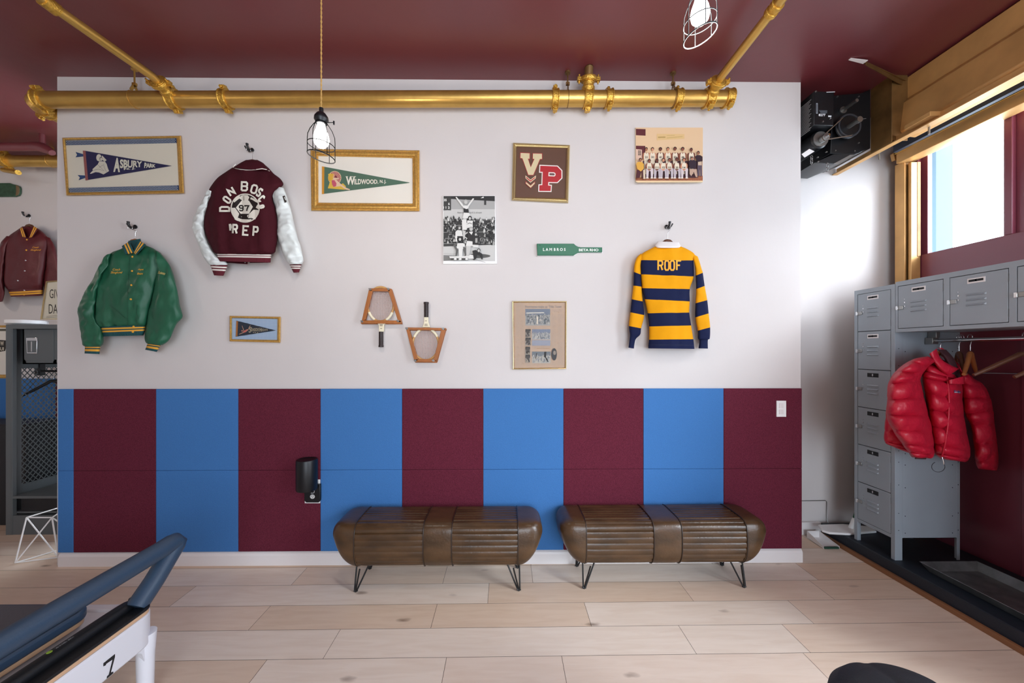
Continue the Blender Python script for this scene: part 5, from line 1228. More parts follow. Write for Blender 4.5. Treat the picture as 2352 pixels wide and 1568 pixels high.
mk('cuff_opening', M['puffdk'], pj, loft([((470,1225),(600,1228),.03), ((466,1262),(585,1266),.022)], [0], .142, *g, yplane=YJ, wr=0, n=20))
# stand collar with dark lining
mk('collar_lining', M['puffdk'], pj, loft([((700,100),(800,105),.02), ((740,140),(880,200),.05), ((790,230),(930,310),.06), ((820,340),(950,380),.06), ((840,400),(960,420),.05)], [0], .06, *g, yplane=YJ, wr=.004, n=28))
def flap(pts, y, th, name, m): return MB().prism([B(g[0]+u/g[2], g[1]+v/g[2], y=y) for u, v in pts], (0, th, 0)).build(name, m, pj, bevel=.004)
cl = loft([((620,150),(700,92),.030), ((640,190),(715,150),.036), ((670,240),(760,215),.040), ((710,300),(835,262),.042), ((765,350),(900,292),.040), ((808,385),(938,306),.026)], [0], .115, *g, yplane=YJ, wr=.004, n=24, ex=.7)
mk('collar', M['puffer'], pj, cl)
mk('collar', M['puffer'], pj, loft([((690,86),(760,86),.016), ((780,110),(850,160),.018), ((860,190),(915,250),.018), ((905,270),(960,330),.02)], [0], .02, *g, yplane=YJ, wr=.002, n=16))
mk('inner_flap', M['puffer'], pj, loft([((820,430),(985,385),.02), ((825,465),(990,470),.02)], [0], .155, *g, yplane=YJ, wr=.003, n=16))
dr = draped([bvh(T), bvh(SL)], .004)
MB().tube([dr(g[0]+u/g[2], g[1]+v/g[2], 0) for u, v in ((808,392),(818,480),(826,560),(830,650),(828,740),(822,830),(815,915),(802,1010),(790,1090),(772,1170),(752,1240))], .0045, 8).build('zip', M['puffer'], pj, smooth=60)
z_ = dr(g[0]+755/g[2], g[1]+1240/g[2], 0); MB().tube([z_, z_+Vector((.003,-.006,-.03)), z_+Vector((.006,-.004,-.045))], [.003,.0035,.003], 8).build('zip_pull', M['chrome'], pj, smooth=60)
cd = [B(g[0]+(715+70*math.cos(a))/g[2], g[1]+(1345+55*math.sin(a))/g[2], y=YJ-.1) for a in [math.radians(-120-k*14) for k in range(21)]]
MB().tube(cd, .0014, 6).build('drawcord', M['black'], pj, smooth=60)
A = Art(*g, draped([bvh(T)], .004, .0006)); A.poly([(882,535),(955,542),(955,568),(884,560)], '3A3A6A').poly([(888,541),(950,547),(950,552),(888,548)], 'C06A7A').text('patagonia', 888, 562, 60, 11, 'E6E6EE', bold=.02, rot=.09); A.build('chest_label', pj)
coat_hanger((RX, YJ-.01, RZ+.028), B(2160, 806, y=YJ-.01), .36, YJ, M['hangwood2'], 'wooden hanger inside the red puffer jacket', rotz=.3)
# ---------------------------------------------------------------- galvanised tray
ty0, ty1 = 1.50, 2.500; tx0, tx1 = 2.80, 3.19; tz = PH+.003; th_ = .052; fl_ = .030
tr_ = MB()
ri = [(tx0+fl_, ty0+fl_), (tx1-fl_, ty0+fl_), (tx1-fl_, ty1-fl_), (tx0+fl_, ty1-fl_)]; ro = [(tx0, ty0), (tx1, ty0), (tx1, ty1), (tx0, ty1)]
rows_ = [[(x, y, tz) for x, y in ri], [(x, y, tz+th_) for x, y in ro], [(x+(-.004 if x < 3 else .004), y+(-.004 if y < 2 else .004), tz+th_-.003) for x, y in ro], [(x, y, tz+th_-.004) for x, y in ro], [(x, y, tz-.002) for x, y in ri]]
vs = [v for r in rows_ for v in r]; fs = [(3,2,1,0)] + [(r*4+k, r*4+(k+1)%4, (r+1)*4+(k+1)%4, (r+1)*4+k) for r in range(4) for k in range(4)] + [(16,17,18,19)]
tr_.add(vs, fs); 
tag(tr_.build('boot_tray', M['galv'], bevel=.0012), 'galvanised steel boot tray on the black platform', 'tray')
# ---------------------------------------------------------------- mop and dustpan behind the locker
mp = tag(root('floor_mop', tuple(B(1930, 1222, y=3.06))), 'white flat mop with a green handle behind the locker tower', 'mop')
c = B(1928, 1222, y=3.05); hd = MB(); 
pts = [Vector((c.x-.17, 3.02, .110)), Vector((c.x-.14, 2.98, .110)), Vector((c.x+.0, 2.96, .110)), Vector((c.x+.26, 3.0, .110)), Vector((c.x+.30, 3.08, .110)), Vector((c.x+.1, 3.13, .110)), Vector((c.x-.12, 3.12, .110))]
hd.prism(pts, (0, 0, .018)); hd.build('mop_head', M['white'], mp, bevel=.006)
s0 = B(1954, 1215, y=3.06); s1 = B(1963, 1190, y=3.06); s2 = B(1995, 1080, y=3.12)
MB().tube([s0, s1], [.020, .016], 14).build('socket', M['white'], mp, smooth=50); MB().tube([s1, s2, s2+(s2-s1)*3.2], .013, 14).build('handle', mat('green_mop_handle', '0F5A3C', .4), mp, smooth=50)
dp = tag(root('dustpan', tuple(B(1900, 1225, y=3.0))), 'small white dustpan with a green lip lying on the floor by the recess wall', 'dustpan')
c = B(1905, 1222, y=3.10); c.x = 2.61; q_ = MB(); w_ = .066
c.z = .03
q_.add([(c.x-w_, 2.97, .002), (c.x+w_, 2.97, .002), (c.x+w_*.8, 3.15, .004), (c.x-w_*.8, 3.15, .004), (c.x-w_, 2.97, .02), (c.x+w_, 2.97, .02), (c.x+w_*.8, 3.15, .06), (c.x-w_*.8, 3.15, .06)], [(0,1,2,3), (0,4,7,3), (1,2,6,5), (3,2,6,7)])
o = q_.build('pan', M['base'], dp); o.modifiers.new('solid', 'SOLIDIFY').thickness = .004
MB().box(c.x-w_*.9, c.x+w_*.9, 2.965, 2.985, .002, .014).build('lip', mat('green_rubber', '18402F', .6), dp, bevel=.002)
# access hatch lines and cable on the recess wall
hb = tag(root('cable', tuple(B(1899, 1200, y=3.21))), 'thin cable running down the recess wall to the floor', 'cable')
MB().tube([B(1842, 1150, y=3.214), B(1896, 1149, y=3.214), B(1899, 1152, y=3.214), B(1899, 1188, y=3.212), B(1902, 1200, y=3.19), B(1909, 1212, y=3.17)], .003, 8).build('cable_run', M['steel'], hb, smooth=50)
# ---------------------------------------------------------------- shutter: hood, rails, bracket and motor
hd_ = tag(root('shutter_hood', (2.95, 1.0, 3.2)), 'long brass shutter hood running along the top of the window wall', 'shutter hood')
P_ = [(2.955, CEIL-.012), (2.955, 3.435), (2.925, 3.405), (2.900, 3.20), (2.925, 3.165), (3.02, 3.155), (3.02, CEIL-.012)]
yE = 2.73
def run(pts, y0, y1): 
    n = len(pts); return MB().add([(x, y0, z) for x, z in pts] + [(x, y1, z) for x, z in pts], [tuple(range(n)), tuple(range(2*n-1, n-1, -1))] + [(i, (i+1)%n, n+(i+1)%n, n+i) for i in range(n)])
run(P_, -1.5, yE).build('hood_cover', M['brass'], hd_, bevel=.006)
ra = tag(root('shutter_rail', (2.87, 1.0, 3.1)), 'brass angle rail under the shutter hood, reaching the recess wall', 'rail')
run([(2.830, 3.105), (2.875, 3.105), (2.875, 3.160), (2.868, 3.160), (2.868, 3.112), (2.830, 3.112)], -1.5, 3.215).build('lower_angle', M['brass'], ra, bevel=.001)
run([(2.885, 3.128), (2.93, 3.128), (2.93, 3.150), (2.885, 3.150)], -1.5, 2.62).build('upper_angle', M['brass'], ra, bevel=.002)
for y in (2.52, 2.86): MB().cyl((2.885, y, 3.06), (2.885, y, 3.135), .006, 8).build('bolt', M['steel'], ra, smooth=50)
MB().box(2.80, 2.885, 2.44, 2.60, 3.135, 3.165).build('clip_angle', M['brass'], ra, bevel=.002)
bp_ = tag(root('shutter_bracket', (2.82, 2.8, 3.1)), 'dark brass bracket plate between the motor and the shutter hood', 'bracket')
MB().box(2.832, 2.838, 2.715, 2.875, 3.118, CEIL).build('plate', M['brass_dk'], bp_, bevel=.002)
MB().box(2.838, 2.955, 2.72, 2.726, 3.13, CEIL).build('return_flange', M['brass_dk'], bp_, bevel=.001)
sl = tag(root('shutter_slot', (3.15, 1.0, 3.17)), 'dark navy strip in the shutter slot behind the brass rail', 'shutter slot')
MB().box(3.13, 3.16, -1.2, 2.99, 3.185, 3.40).build('slot_strip', mat('dark_navy', '2A3140', .5), sl)  # dark navy strip filling the gap under the hood
hdr = tag(root('shutter_header', (3.3, 1.0, 3.13)), 'glossy brass header above the window glass', 'header')
run([(3.27, 3.150), (3.33, 3.145), (3.415, 3.165), (3.415, 3.26), (3.27, 3.235)], -1.2, 3.10).build('header_channel', M['brass'], hdr, bevel=.003)
run([(3.255, 3.225), (3.272, 3.225), (3.272, 3.243), (3.255, 3.243)], -1.2, 3.10).build('edge_bead', M['gold'], hdr, bevel=.003)
gd = tag(root('shutter_guide', (3.33, 3.12, 1.6)), 'vertical brass guide channel in the corner beside the window', 'shutter guide')
ga, gb_, gc, gd_ = B(2055, 500, x=3.31).y, B(2077, 500, x=3.31).y, B(2084, 500, x=3.33).y, B(2091, 500, x=3.33).y
run2 = MB(); run2.box(3.31, 3.325, gb_, ga, PH, 3.16); run2.build('outer_flange', M['brass'], gd, bevel=.003)
MB().box(3.325, 3.415, gb_+.002, ga, PH, 3.15).build('channel_back', M['brass_dk'], gd, bevel=.002)
MB().box(3.335, 3.415, gd_, gc, PH, 3.14).build('inner_flange', M['brass'], gd, bevel=.004)
MB().box(3.385, 3.415, B(2096, 500, x=3.385).y, gd_-.002, 2.36, 3.14).build('rear_flange', M['brass_dk'], gd, bevel=.002)
MB().prism([B(a, b, y=ga-.02) for a, b in ((2052,352),(2068,340),(2078,348),(2080,362),(2056,368))], (0, .03, 0)).build('top_bracket', M['brass'], gd, bevel=.003)
# angle strap on the ceiling
sp = tag(root('ceiling_strap', tuple(B(2015, 155, z=CEIL))), 'bent steel strap from the ceiling to the shutter hood', 'strap')
s_a = B(1953, 135, z=CEIL-.004); s_b = B(1988, 143, z=CEIL-.02); s_c = Vector((2.95, B(2078, 178, x=2.95).y, CEIL-.045))
def strap(a, b, w_, name, m): 
    d = (b-a).normalized(); s_ = Vector((0,0,1)).cross(d).normalized()*w_
    return MB().prism([a-s_*.2, a+s_*.8, b+s_*1.0, b-s_*1.0], (0, 0, .004)).build(name, m, sp)
strap(s_a, s_b, .016, 'bare_end', M['base']); strap(s_b, s_c, .016, 'painted_length', M['brass_dk'])
MB().add([s_b, s_c, s_c+Vector((0,0,-.032)), s_b+Vector((0,0,-.022))], [(0,1,2,3)]).build('strap_web', M['brass_dk'], sp).modifiers.new('s', 'SOLIDIFY').thickness = .004
# motor
K3 = (1800, 160, 5.6); m3 = lambda u, v, y: B(K3[0]+u/K3[2], K3[1]+v/K3[2], y=y)
mo = tag(root('shutter_motor', tuple(m3(700, 1100, 2.8))), 'black shutter motor with pulleys and a belt high in the right corner', 'motor')
yP = 2.868
pl_ = [(640,330),(1000,300),(1118,250),(1118,1010),(1010,1050),(930,1088),(600,1080)]
MB().prism([m3(u, v, yP) for u, v in pl_], (0, .30, 0)).build('gear_housing', M['black'], mo, bevel=.004)
MB().prism([m3(u, v, 2.74) for u, v in ((392,275),(652,285),(640,720),(385,715))], (0, .34, 0)).build('control_box', M['black'], mo, bevel=.004)
MB().prism([m3(u, v, 2.84) for u, v in ((395,1195),(640,1085),(1010,1055),(910,1095),(640,1210))], (0, .25, 0)).build('mounting_bracket', M['black'], mo, bevel=.003)
MB().prism([m3(u, v, 2.835) for u, v in ((650,1205),(855,1095),(915,1092),(700,1212))], (0, .004, 0)).build('slotted_strip', M['steel'], mo)
def disc(u, v, y, r, y2, name, m, prof=None):
    c = m3(u, v, y); return MB().lathe(prof or [(r*.96, 0), (r, .004), (r, y2-y-.004), (r*.96, y2-y)], c, (0,1,0), 36).build(name, m, mo, smooth=40)
rb = 150/5.6/860*2.83
disc(850, 715, 2.81, rb, 2.85, 'large_pulley', mat('grey_pulley', '33363C', .4, spec=.6), [(rb*.84, .004), (rb*.86, -.002), (rb, -.002), (rb, .006), (rb*.93, .012), (rb, .018), (rb, .028), (rb*.2, .030)])
disc(850, 715, 2.806, rb*.84, 2.815, 'pulley_web', M['black'])
for a_ in range(3): pass
c0 = m3(845, 725, 2.80); c1x = c0 + Vector((0, -.075, 0)); MB().cyl(c0+Vector((0,.05,0)), c1x, .017, 18).build('shaft', M['steel'], mo, smooth=50); MB().cyl(c1x+Vector((0,.01,0)), c1x+Vector((0,-.012,0)), .021, 18).build('shaft_cap', M['steel'], mo, smooth=40); MB().cyl(c1x+Vector((-.01,-.004,0)), c1x+Vector((.05,-.004,.008)), .0018, 8).build('cotter_pin', M['steel'], mo)
c0 = m3(765, 520, 2.86); MB().cyl(c0, c0+Vector((0,-.115,0)), .0125, 18).build('spring_shaft', M['steel'], mo, smooth=50); MB().lathe([(.014,-.004),(.026,-.004),(.026,.006),(.014,.006)], c0, (0,1,0), 24).build('shaft_bushing', M['steel'], mo, smooth=40)
cm = m3(478, 890, 2.79); MB().lathe([(.02, 0), (.050, .002), (.064, .016), (.066, .24), (.02, .25)], cm, (0,1,0), 32).build('motor_barrel', M['black'], mo, smooth=40)
MB().lathe([(.048, -.004), (.056, -.003), (.056, .004), (.048, .004)], cm, (0,1,0), 32).build('motor_rim', M['steel'], mo, smooth=40)
cp_ = m3(545, 862, 2.745); MB().lathe([(.010, -.012), (.024, -.010), (.026, 0), (.019, .006), (.024, .014), (.024, .03), (.016, .05)], cp_, (0,1,0), 24).build('drive_pulley', M['steel'], mo, smooth=40); MB().cyl(cp_+Vector((0,-.03,0)), cp_, .008, 12).build('drive_shaft', M['chrome'], mo, smooth=50)
cb = m3(850, 715, 2.81); ya_ = 2.765
ux = cb.x-cp_.x; uz = cb.z-cp_.z; ang_ = math.atan2(uz, ux); dd = math.hypot(ux, uz); be = math.acos((rb*.97-.022)/dd)
bp2 = []
for k in range(15): a = ang_ + be + (2*math.pi-2*be)*k/14; bp2.append(Vector((cp_.x + .022*math.cos(a), cp_.y+.004, cp_.z + .022*math.sin(a))))
for k in range(21): a = ang_ - be + 2*be*k/20; bp2.append(Vector((cb.x + rb*.98*math.cos(a), cb.y+.012, cb.z + rb*.98*math.sin(a))))
MB().tube(bp2, .0045, 6, 0, True).build('belt', mat('worn_belt', '5E4A3A', .7), mo, smooth=60)
for u, v in ((687,350),(660,1045),(905,1050),(408,285),(500,672),(435,1130),(545,1062),(440,1185),(960,350),(960,945)): 
    q = m3(u, v, yP if u > 600 else 2.74 if v < 900 else 2.84); MB().lathe([(.001,-.008),(.005,-.008),(.0055,-.002),(.0055,.002)], q, (0,1,0), 8).build('screw', M['steel'], mo)
A = Art(*K3, flat(2.7393, .0003)); A.text('8277', 450, 598, 88, 32, 'D4D8DC', bold=.03).line([(428,430),(428,565)], 22, '8E949C').line([(428,440),(428,555)], 10, '3A3E44').poly([(572,588),(615,590),(612,610),(572,608)], 'D4D8DC').line([(600,612),(610,625),(590,636)], 5, 'A4A8AC')
for k in range(4): A.line([(455+k*6, 525+k*10), (560, 528+k*10)], 5, '6A7078')
A.line([(550,290),(660,285)], 12, 'B0B4B8'); A.build('labels', mo)
q = m3(385, 500, 2.74); sx = q.x-.0006
A2 = MB()
for k in range(20):
    z = 3.455 - k*.0115; A2.add([(sx-.0005, 2.76+.01*(k%3), z), (sx-.0005, 3.02-.02*(k%4), z), (sx-.0005, 3.02-.02*(k%4), z-.005), (sx-.0005, 2.76+.01*(k%3), z-.005)], [(0,3,2,1)], 0, srgb('A8ACB0'))
A2.build('instruction_text', M['art'], mo)
MB().prism([m3(u, v, 2.80) for u, v in ((232,1085),(330,1018),(398,1050),(270,1130))], (0, .002, 0)).build('rating_label', M['base'], mo)
for n_, (u, v) in enumerate(((358,1120),(562,1215))):
    cm_ = MB(); 
    for k in range(4):
        c = m3(u, v+k*26, 2.84); ax = (1,0,0) if k % 2 else (0,1,0); cm_.tube(ringpts(c, ax, .0085, 12)[:-1], .0025, 6, 0, True)
    cm_.build('chain', M['steel'], mo, smooth=60)
# ---------------------------------------------------------------- far left: sport locker and what stands on and in it
LF = B(13, 1000, y=3.27).x; LB = -3.42; y0, y1 = 3.27, 3.80; ZT = B(60, 745, y=3.27).z
sl_ = tag(root('sport_locker', ((LF+LB)/2, (y0+y1)/2, 0)), 'dark grey open sport locker with mesh side, seen at the left edge', 'locker')
f = MB(); ix = B(29, 1000, y=y0).x; zi = B(60, 755, y=y0).z
f.box(LF, ix-.012, y0, y0+.03, 0, zi); f.box(LF, LB, y0, y1, zi, ZT); f.box(LB-.03, LB, y0, y1, 0, ZT); f.box(ix-.012, ix-.002, y0+.001, y0+.03, 0, zi)
f.build('frame', M['lockerdk'], sl_, bevel=.002)
SX = LF+.004; sp_ = MB(); ya = y0+.10; yb = y1-.05; za = B(60, 1105, y=3.45).z; zb_ = B(60, 845, y=3.45).z
sp_.box(SX, SX+.004, y0+.03, ya, 0, zi); sp_.box(SX, SX+.004, yb, y1, 0, zi); sp_.box(SX, SX+.004, ya, yb, zb_, zi); sp_.box(SX, SX+.004, ya, yb, 0, za)
sp_.build('side_panel', M['lockerdk'], sl_)
ms = MB(); dw, dh = .040, .052; w_ = .0032
ny = int((yb-ya)/dw)+1; nz = int((zb_-za)/dh)+1
for i in range(ny+1):
    for j in range(nz+1):
        y_ = ya + i*dw; z_ = za + j*dh
        for s_ in (1, -1):
            a = Vector((SX+.002, y_, z_)); b = Vector((SX+.002, y_+dw/2*1.0, z_+s_*dh/2)); c = Vector((SX+.002, y_+dw, z_))
            for p, q in ((a, b), (b, c)):
                if max(p.y, q.y) <= yb+.005 and min(p.z, q.z) >= za-.03 and max(p.z, q.z) <= zb_+.03: 
                    d = (q-p); n_ = Vector((0, -d.z, d.y)).normalized()*w_
                    ms.add([p-n_, p+n_, q+n_, q-n_], [(0,1,2,3)])
mo_ = ms.build('diamond_mesh', M['lockerdk'], sl_); mo_.modifiers.new('s', 'SOLIDIFY').thickness = .003
cx0 = B(52, 800, y=y0+.04).x; cz0 = B(60, 836, y=y0+.04).z
cb_ = MB(); cb_.box(cx0, LB-.03, y0+.04, y1, cz0, cz0+.012); cb_.box(cx0, cx0+.014, y0+.04, y1, cz0, zi); cb_.box(cx0, LB-.03, y0+.04, y0+.05, cz0, cz0+.04); cb_.box(cx0, cx0+.03, y0+.04, y0+.05, cz0, zi)
xh = B(130, 800, y=y0+.04).x; cb_.box(xh-.03, xh, y0+.04, y0+.05, cz0, zi); cb_.box(LF+.01, LB-.03, y1-.006, y1, cz0, zi); cb_.build('top_cabinet', M['lockerdk'], sl_, bevel=.001)
dr_ = MB().prism([B(a, b, y=y0+.036) for a, b in ((58,756),(123,756),(123,829),(58,829))], (0, .006, 0)).build('cabinet_door', M['lockerdk'], sl_, bevel=.002)
MB().prism([B(a, b, y=y0+.030) for a, b in ((59,775),(85,775),(84,812),(61,812))], (0, .006, 0)).build('latch_plate', M['chrome'], dr_, bevel=.003)
MB().prism([B(a, b, y=y0+.028) for a, b in ((62,782),(83,782),(82,809),(63,809))], (0, .003, 0)).build('latch_recess', M['lockerdk'], dr_)
MB().prism([B(a, b, y=y0+.024) for a, b in ((71,784),(73.5,784),(73.5,807),(71,807))], (0, .004, 0)).build('latch_lever', M['chrome'], dr_)
st_ = MB(); zs = B(60, 1137, y=y0+.02).z; st_.box(ix, LB-.03, y0+.0, y1, zs-.022, zs); st_.box(LF+.01, LB-.03, y0+.03, y1, .175, .19); 
st_.box(LF, LB, y0+.004, y0+.02, 0, .165); st_.build('seat_shelf', M['lockerdk'], sl_, bevel=.002)
MB().box(B(48, 1150, y=y0+.03).x, LB-.04, y0+.03, y1-.05, .192, zs-.024).build('storage_bin', M['blackrub'], sl_, bevel=.004)
rd = MB(); zr_ = B(90, 852, y=3.5).z; rd.cyl((B(85, 852, y=3.5).x, 3.5, zr_), (LB-.03, 3.5, zr_), .010, 12); rd.box(B(82, 850, y=3.5).x, B(95, 850, y=3.5).x, 3.49, 3.53, zr_-.04, cz0); rd.build('clothes_rod', M['black'], sl_, bevel=.001)
coat_hanger(Vector((B(122, 852, y=3.5).x, 3.5, zr_+.02)), B(123, 870, y=3.5), .40, 3.5, M['black'], 'black hanger inside the dark grey open locker', rotz=.5, drop=.15)
# dark box standing behind the locker, seen through the mesh
def_box = tag(MB().box(B(48, 1000, y=3.9).x-.35, B(112, 1000, y=3.9).x, 3.83, 3.93, 0, B(60, 968, y=3.85).z).build('black_board', M['blackrub'], bevel=.01), 'black upright board behind the open locker, seen through its mesh', 'board')
ca_ = tag(MB().box(-5.6, LF-.06, 3.45, 3.78, 0, B(5, 975, y=3.45).z).build('black_cabinet', M['blackrub'], bevel=.008), 'black cabinet cut off by the left edge beside the open locker', 'cabinet')
# things on top of the locker
q = B(75, 741, y=3.45); 
tag(MB().lathe([(.02, 0), (.10, 0), (.125, .014), (.125, .042), (.115, .044), (.10, .022), (.02, .018)], (q.x, 3.41, ZT+.002), (0,0,1), 32).build('serving_dish', M['white'], smooth=50), 'shallow white dish on top of the dark grey locker', 'dish')
sg = tag(root('framed_sign', tuple(B(115, 735, y=3.60))), 'gold-framed slogan sign leaning on top of the dark grey locker', 'sign')
def tilt(px, py, k=0): 
    o_ = Vector((0, 3.50, ZT+.003)); n_ = Vector((0, -1, .34)).normalized(); d = ray(px, py); return EYE + d*((o_ + n_*(.0008*k) - EYE).dot(n_)/d.dot(n_))
K = (0, 630, 5.807)
def tl(u, v, k=0): return tilt(K[0]+u/K[2], K[1]+v/K[2], k)
o_ = [(610,90),(1120,52),(1080,600),(535,600)]; i_ = [(628,106),(1100,70),(1062,588),(560,592)]
mb = MB(); vs = [tl(*p, k=8) for p in o_] + [tl(*p, k=8) for p in i_] + [tl(*p, k=-8) for p in o_] + [tl(*p, k=-8) for p in i_]
fs = []
for k in range(4): l = (k+1)%4; fs += [(k, l, 4+l, 4+k), (8+k, 12+k, 12+l, 8+l), (k, 8+k, 8+l, l), (4+k, 4+l, 12+l, 12+k)]
mb.add(vs, fs).build('frame', M['frame_lt'], sg)
A = Art(*K, lambda px, py, k: tilt(px, py, k*.5)); A.poly([tuple(p) for p in i_], 'C9C4B2')
A.text('GIVE A', 660, 318, 250, 120, '25221E').text('DAMN', 650, 522, 250, 125, '25221E').line([(620,560),(900,530)], 5, '8A8474').line([(615,575),(900,560)], 5, '8A8474'); A.build('sign_face', sg)
# framed poster behind, far wall left edge
fp = tag(root('framed_poster', tuple(B(-20, 868, y=3.95))), 'gilt-framed lettered poster low on the far wall, cut by the left edge', 'picture frame')
fo = [(-55,748),(11,748),(11,867),(-55,867)]; fi = [(-48,754),(7,754),(7,856),(-48,856)]
fo = [(-60,747),(22,747),(22,868),(-60,868)]; fi = [(-54,752),(16,752),(16,860),(-54,860)]
quad_frame(fo, fi, 3.949, .02, 'frame', M['frame'], fp); board(fi, 3.935, 3.948, 'backing', M['mountlt'], fp)
A = Art(0, 630, 5.807, flat(3.9345)); A.poly([(-60,870),(90,880),(90,930),(70,1020),(-60,1040)], '2A2520').text('W', 2, 950, 50, 58, 'D6CDB8', bold=.03).text('UI', 0, 1015, 52, 45, 'D6CDB8', bold=.03).line([(-60,740),(90,740)], 30, '5A5648'); A.build('poster_print', fp)
# green paddle on the far wall
gp = tag(root('canoe_paddle', tuple(B(20, 450, y=3.93))), 'old green painted paddle blade on the far wall', 'paddle')
K = (0, 300, 8.714)
ol = [(-200,1045),(190,1045),(250,1070),(330,1085),(375,1110),(390,1160),(385,1240),(360,1290),(290,1315),(-200,1315)]
MB().prism([B(u/K[2], 300+v/K[2], y=3.925) for u, v in ol], (0, .02, 0)).build('blade', mat('worn_green_paint', '33503C', .5, noise_=(30, .3)), gp, bevel=.004)
MB().prism([B(u/K[2], 300+v/K[2], y=3.9235) for u, v in ((315,1088),(370,1112),(384,1160),(380,1240),(355,1284),(310,1300),(325,1200))], (0, .003, 0)).build('worn_tip', mat('bare_wood', '7A6448', .6), gp)
# ---------------------------------------------------------------- white wire stand
ws = tag(root('wire_stand', (-3.55, 2.92, 0)), 'white geometric wire plant stand on the floor behind the wall corner', 'stand')
C_, Fq, Eq = B(35, 1292, z=.006), B(118, 1293, z=.006), Vector((-3.46, 3.14, .006))
A_ = B(61, 1188, y=2.86); B_ = B(136, 1188, y=2.86); G_ = Vector((-3.56, 3.12, A_.z)); B_.x = min(B_.x, -3.42)
Dq = Vector((-3.42, 2.90, .006)); wm = MB()
for a, b in ((C_,A_),(C_,B_),(A_,B_),(A_,Dq),(C_,Dq),(C_,Eq),(Dq,Eq),(A_,G_),(B_,G_),(G_,Eq),(G_,Dq),(B_,Dq),(B_,Eq)): wm.cyl(a, b, .0045, 10)
wm.build('wire_frame', M['white'], ws, smooth=50)
# ---------------------------------------------------------------- reformer, lower left
rf = tag(root('pilates_reformer', (-1.98, .6, 0)), 'white and slate blue exercise reformer with a number 7, at the lower left', 'exercise machine')
X1 = -1.60; X0 = -2.44; Y1 = 1.77; Y0 = -.75
def rrect(x0, x1, y0, y1, r, n=8):
    pts = []
    for cx_, cy_, a0 in ((x1-r, y1-r, 0), (x0+r, y1-r, 90), (x0+r, y0+r, 180), (x1-r, y0+r, 270)):
        for k in range(n+1): a = math.radians(a0+90*k/n); pts.append((cx_+r*math.cos(a), cy_+r*math.sin(a)))
    return pts
# moulded end tray with a rounded corner
MB().prism([(x, y, .362) for x, y in rrect(X0+.012, X1-.012, 1.22, Y1-.012, .09)], (0, 0, .030)).build('end_tray', M['reformer_w'], rf, bevel=.006)
ring_o = rrect(X0, X1, Y0, Y1, .11); ring_i = rrect(X0+.045, X1-.045, Y0+.045, Y1-.045, .07)
def ringwall(z0, z1, name, m, ro, ri):
    n = len(ro); vs = [(x, y, z0) for x, y in ro] + [(x, y, z1) for x, y in ro] + [(x, y, z1) for x, y in ri] + [(x, y, z0) for x, y in ri]
    fs = []
    for k in range(n): l = (k+1) % n; fs += [(k, l, n+l, n+k), (n+k, n+l, 2*n+l, 2*n+k), (2*n+k, 2*n+l, 3*n+l, 3*n+k), (3*n+k, 3*n+l, l, k)]
    return MB().add(vs, fs).build(name, m, rf, bevel=.008)
ringwall(.262, .402, 'side_frame', M['reformer_w'], ring_o, ring_i)
for x in (X0+.045, X1-.042):
    for y in (Y0+.06, Y1-.045):
        l = MB().tube([(x, y, .30), (x, y, .20), (x, y, .012)], [.040, .033, .029], 20); lo_ = l.build('leg', M['reformer_w'], rf, smooth=50)
        MB().cyl((x, y, 0), (x, y, .014), .031, 20).build('rubber_foot', M['blackrub'], lo_, smooth=40)
gus = MB(); gus.prism([(X1-.02, Y1-.07, .264), (X1-.02, Y1-.12, .264), (X1-.02, Y1-.085, .235), (X1-.02, Y1-.072, .19)], (-.02, 0, 0)); gus.build('leg_gusset', M['reformer_w'], rf)
A = MB()
# the number on the side
def side(u, v): p = B(0+u/4.042, 1180+v/4.042, x=X1+.0008); return (X1+.0008, p.y, p.z)
seven = [(955,1385),(1030,1320),(1030,1338),(1065,1298),(1072,1310),(1048,1400),(1030,1480),(1050,1475),(1050,1492),(992,1528),(990,1510),(1012,1492),(1030,1400),(1042,1345),(985,1378),(985,1395),(962,1412)]
seven = [(960,1385),(1068,1298),(1068,1325),(1030,1470),(1052,1462),(1052,1478),(992,1528),(992,1508),(1010,1490),(1044,1352),(985,1392),(985,1402),(960,1415)]
A.add([side(u, v) for u, v in seven], [tuple(range(len(seven)))], 0, srgb('15181C')); A.build('number_seven', M['art'], rf)
MB().prism([(x, y, .404) for x, y in rrect(-1.722, -1.606, Y0+.02, 1.735, .05)], (0, 0, .016)).build('rail_board', M['ply'], rf, bevel=.002)
MB().prism([(x, y, .420) for x, y in rrect(-1.724, -1.604, Y0+.02, 1.737, .05)], (0, 0, .012)).build('rail_pad', M['vinylblk'], rf, bevel=.004)
cu = MB(); n_ = 20; rows_ = []
for i in range(14):
    y_ = [Y0+.06, Y0+.09, .0, .5, .9, 1.2, 1.45, 1.55, 1.62, 1.66, 1.69, 1.705, 1.715, 1.72][i]; k = [.6, 1, 1, 1, 1, 1, 1, 1, 1, .97, .9, .75, .5, .15][i]
    rows_.append([(-1.690 + .030*k*math.cos(2*math.pi*j/n_), y_, .440 + .026*k*math.sin(2*math.pi*j/n_)) for j in range(n_)])
cu.add([v for r in rows_ for v in r], [(r*n_+k, r*n_+(k+1)%n_, (r+1)*n_+(k+1)%n_, (r+1)*n_+k) for r in range(13) for k in range(n_)] + [tuple(range(n_)), tuple(13*n_+k for k in range(n_))]).build('rail_cushion', M['vinylblk'], rf, smooth=60)
MB().box(-1.70, -1.645, 1.70, 1.735, .43, .47).build('bar_clamp', M['vinylblk'], rf, bevel=.008)
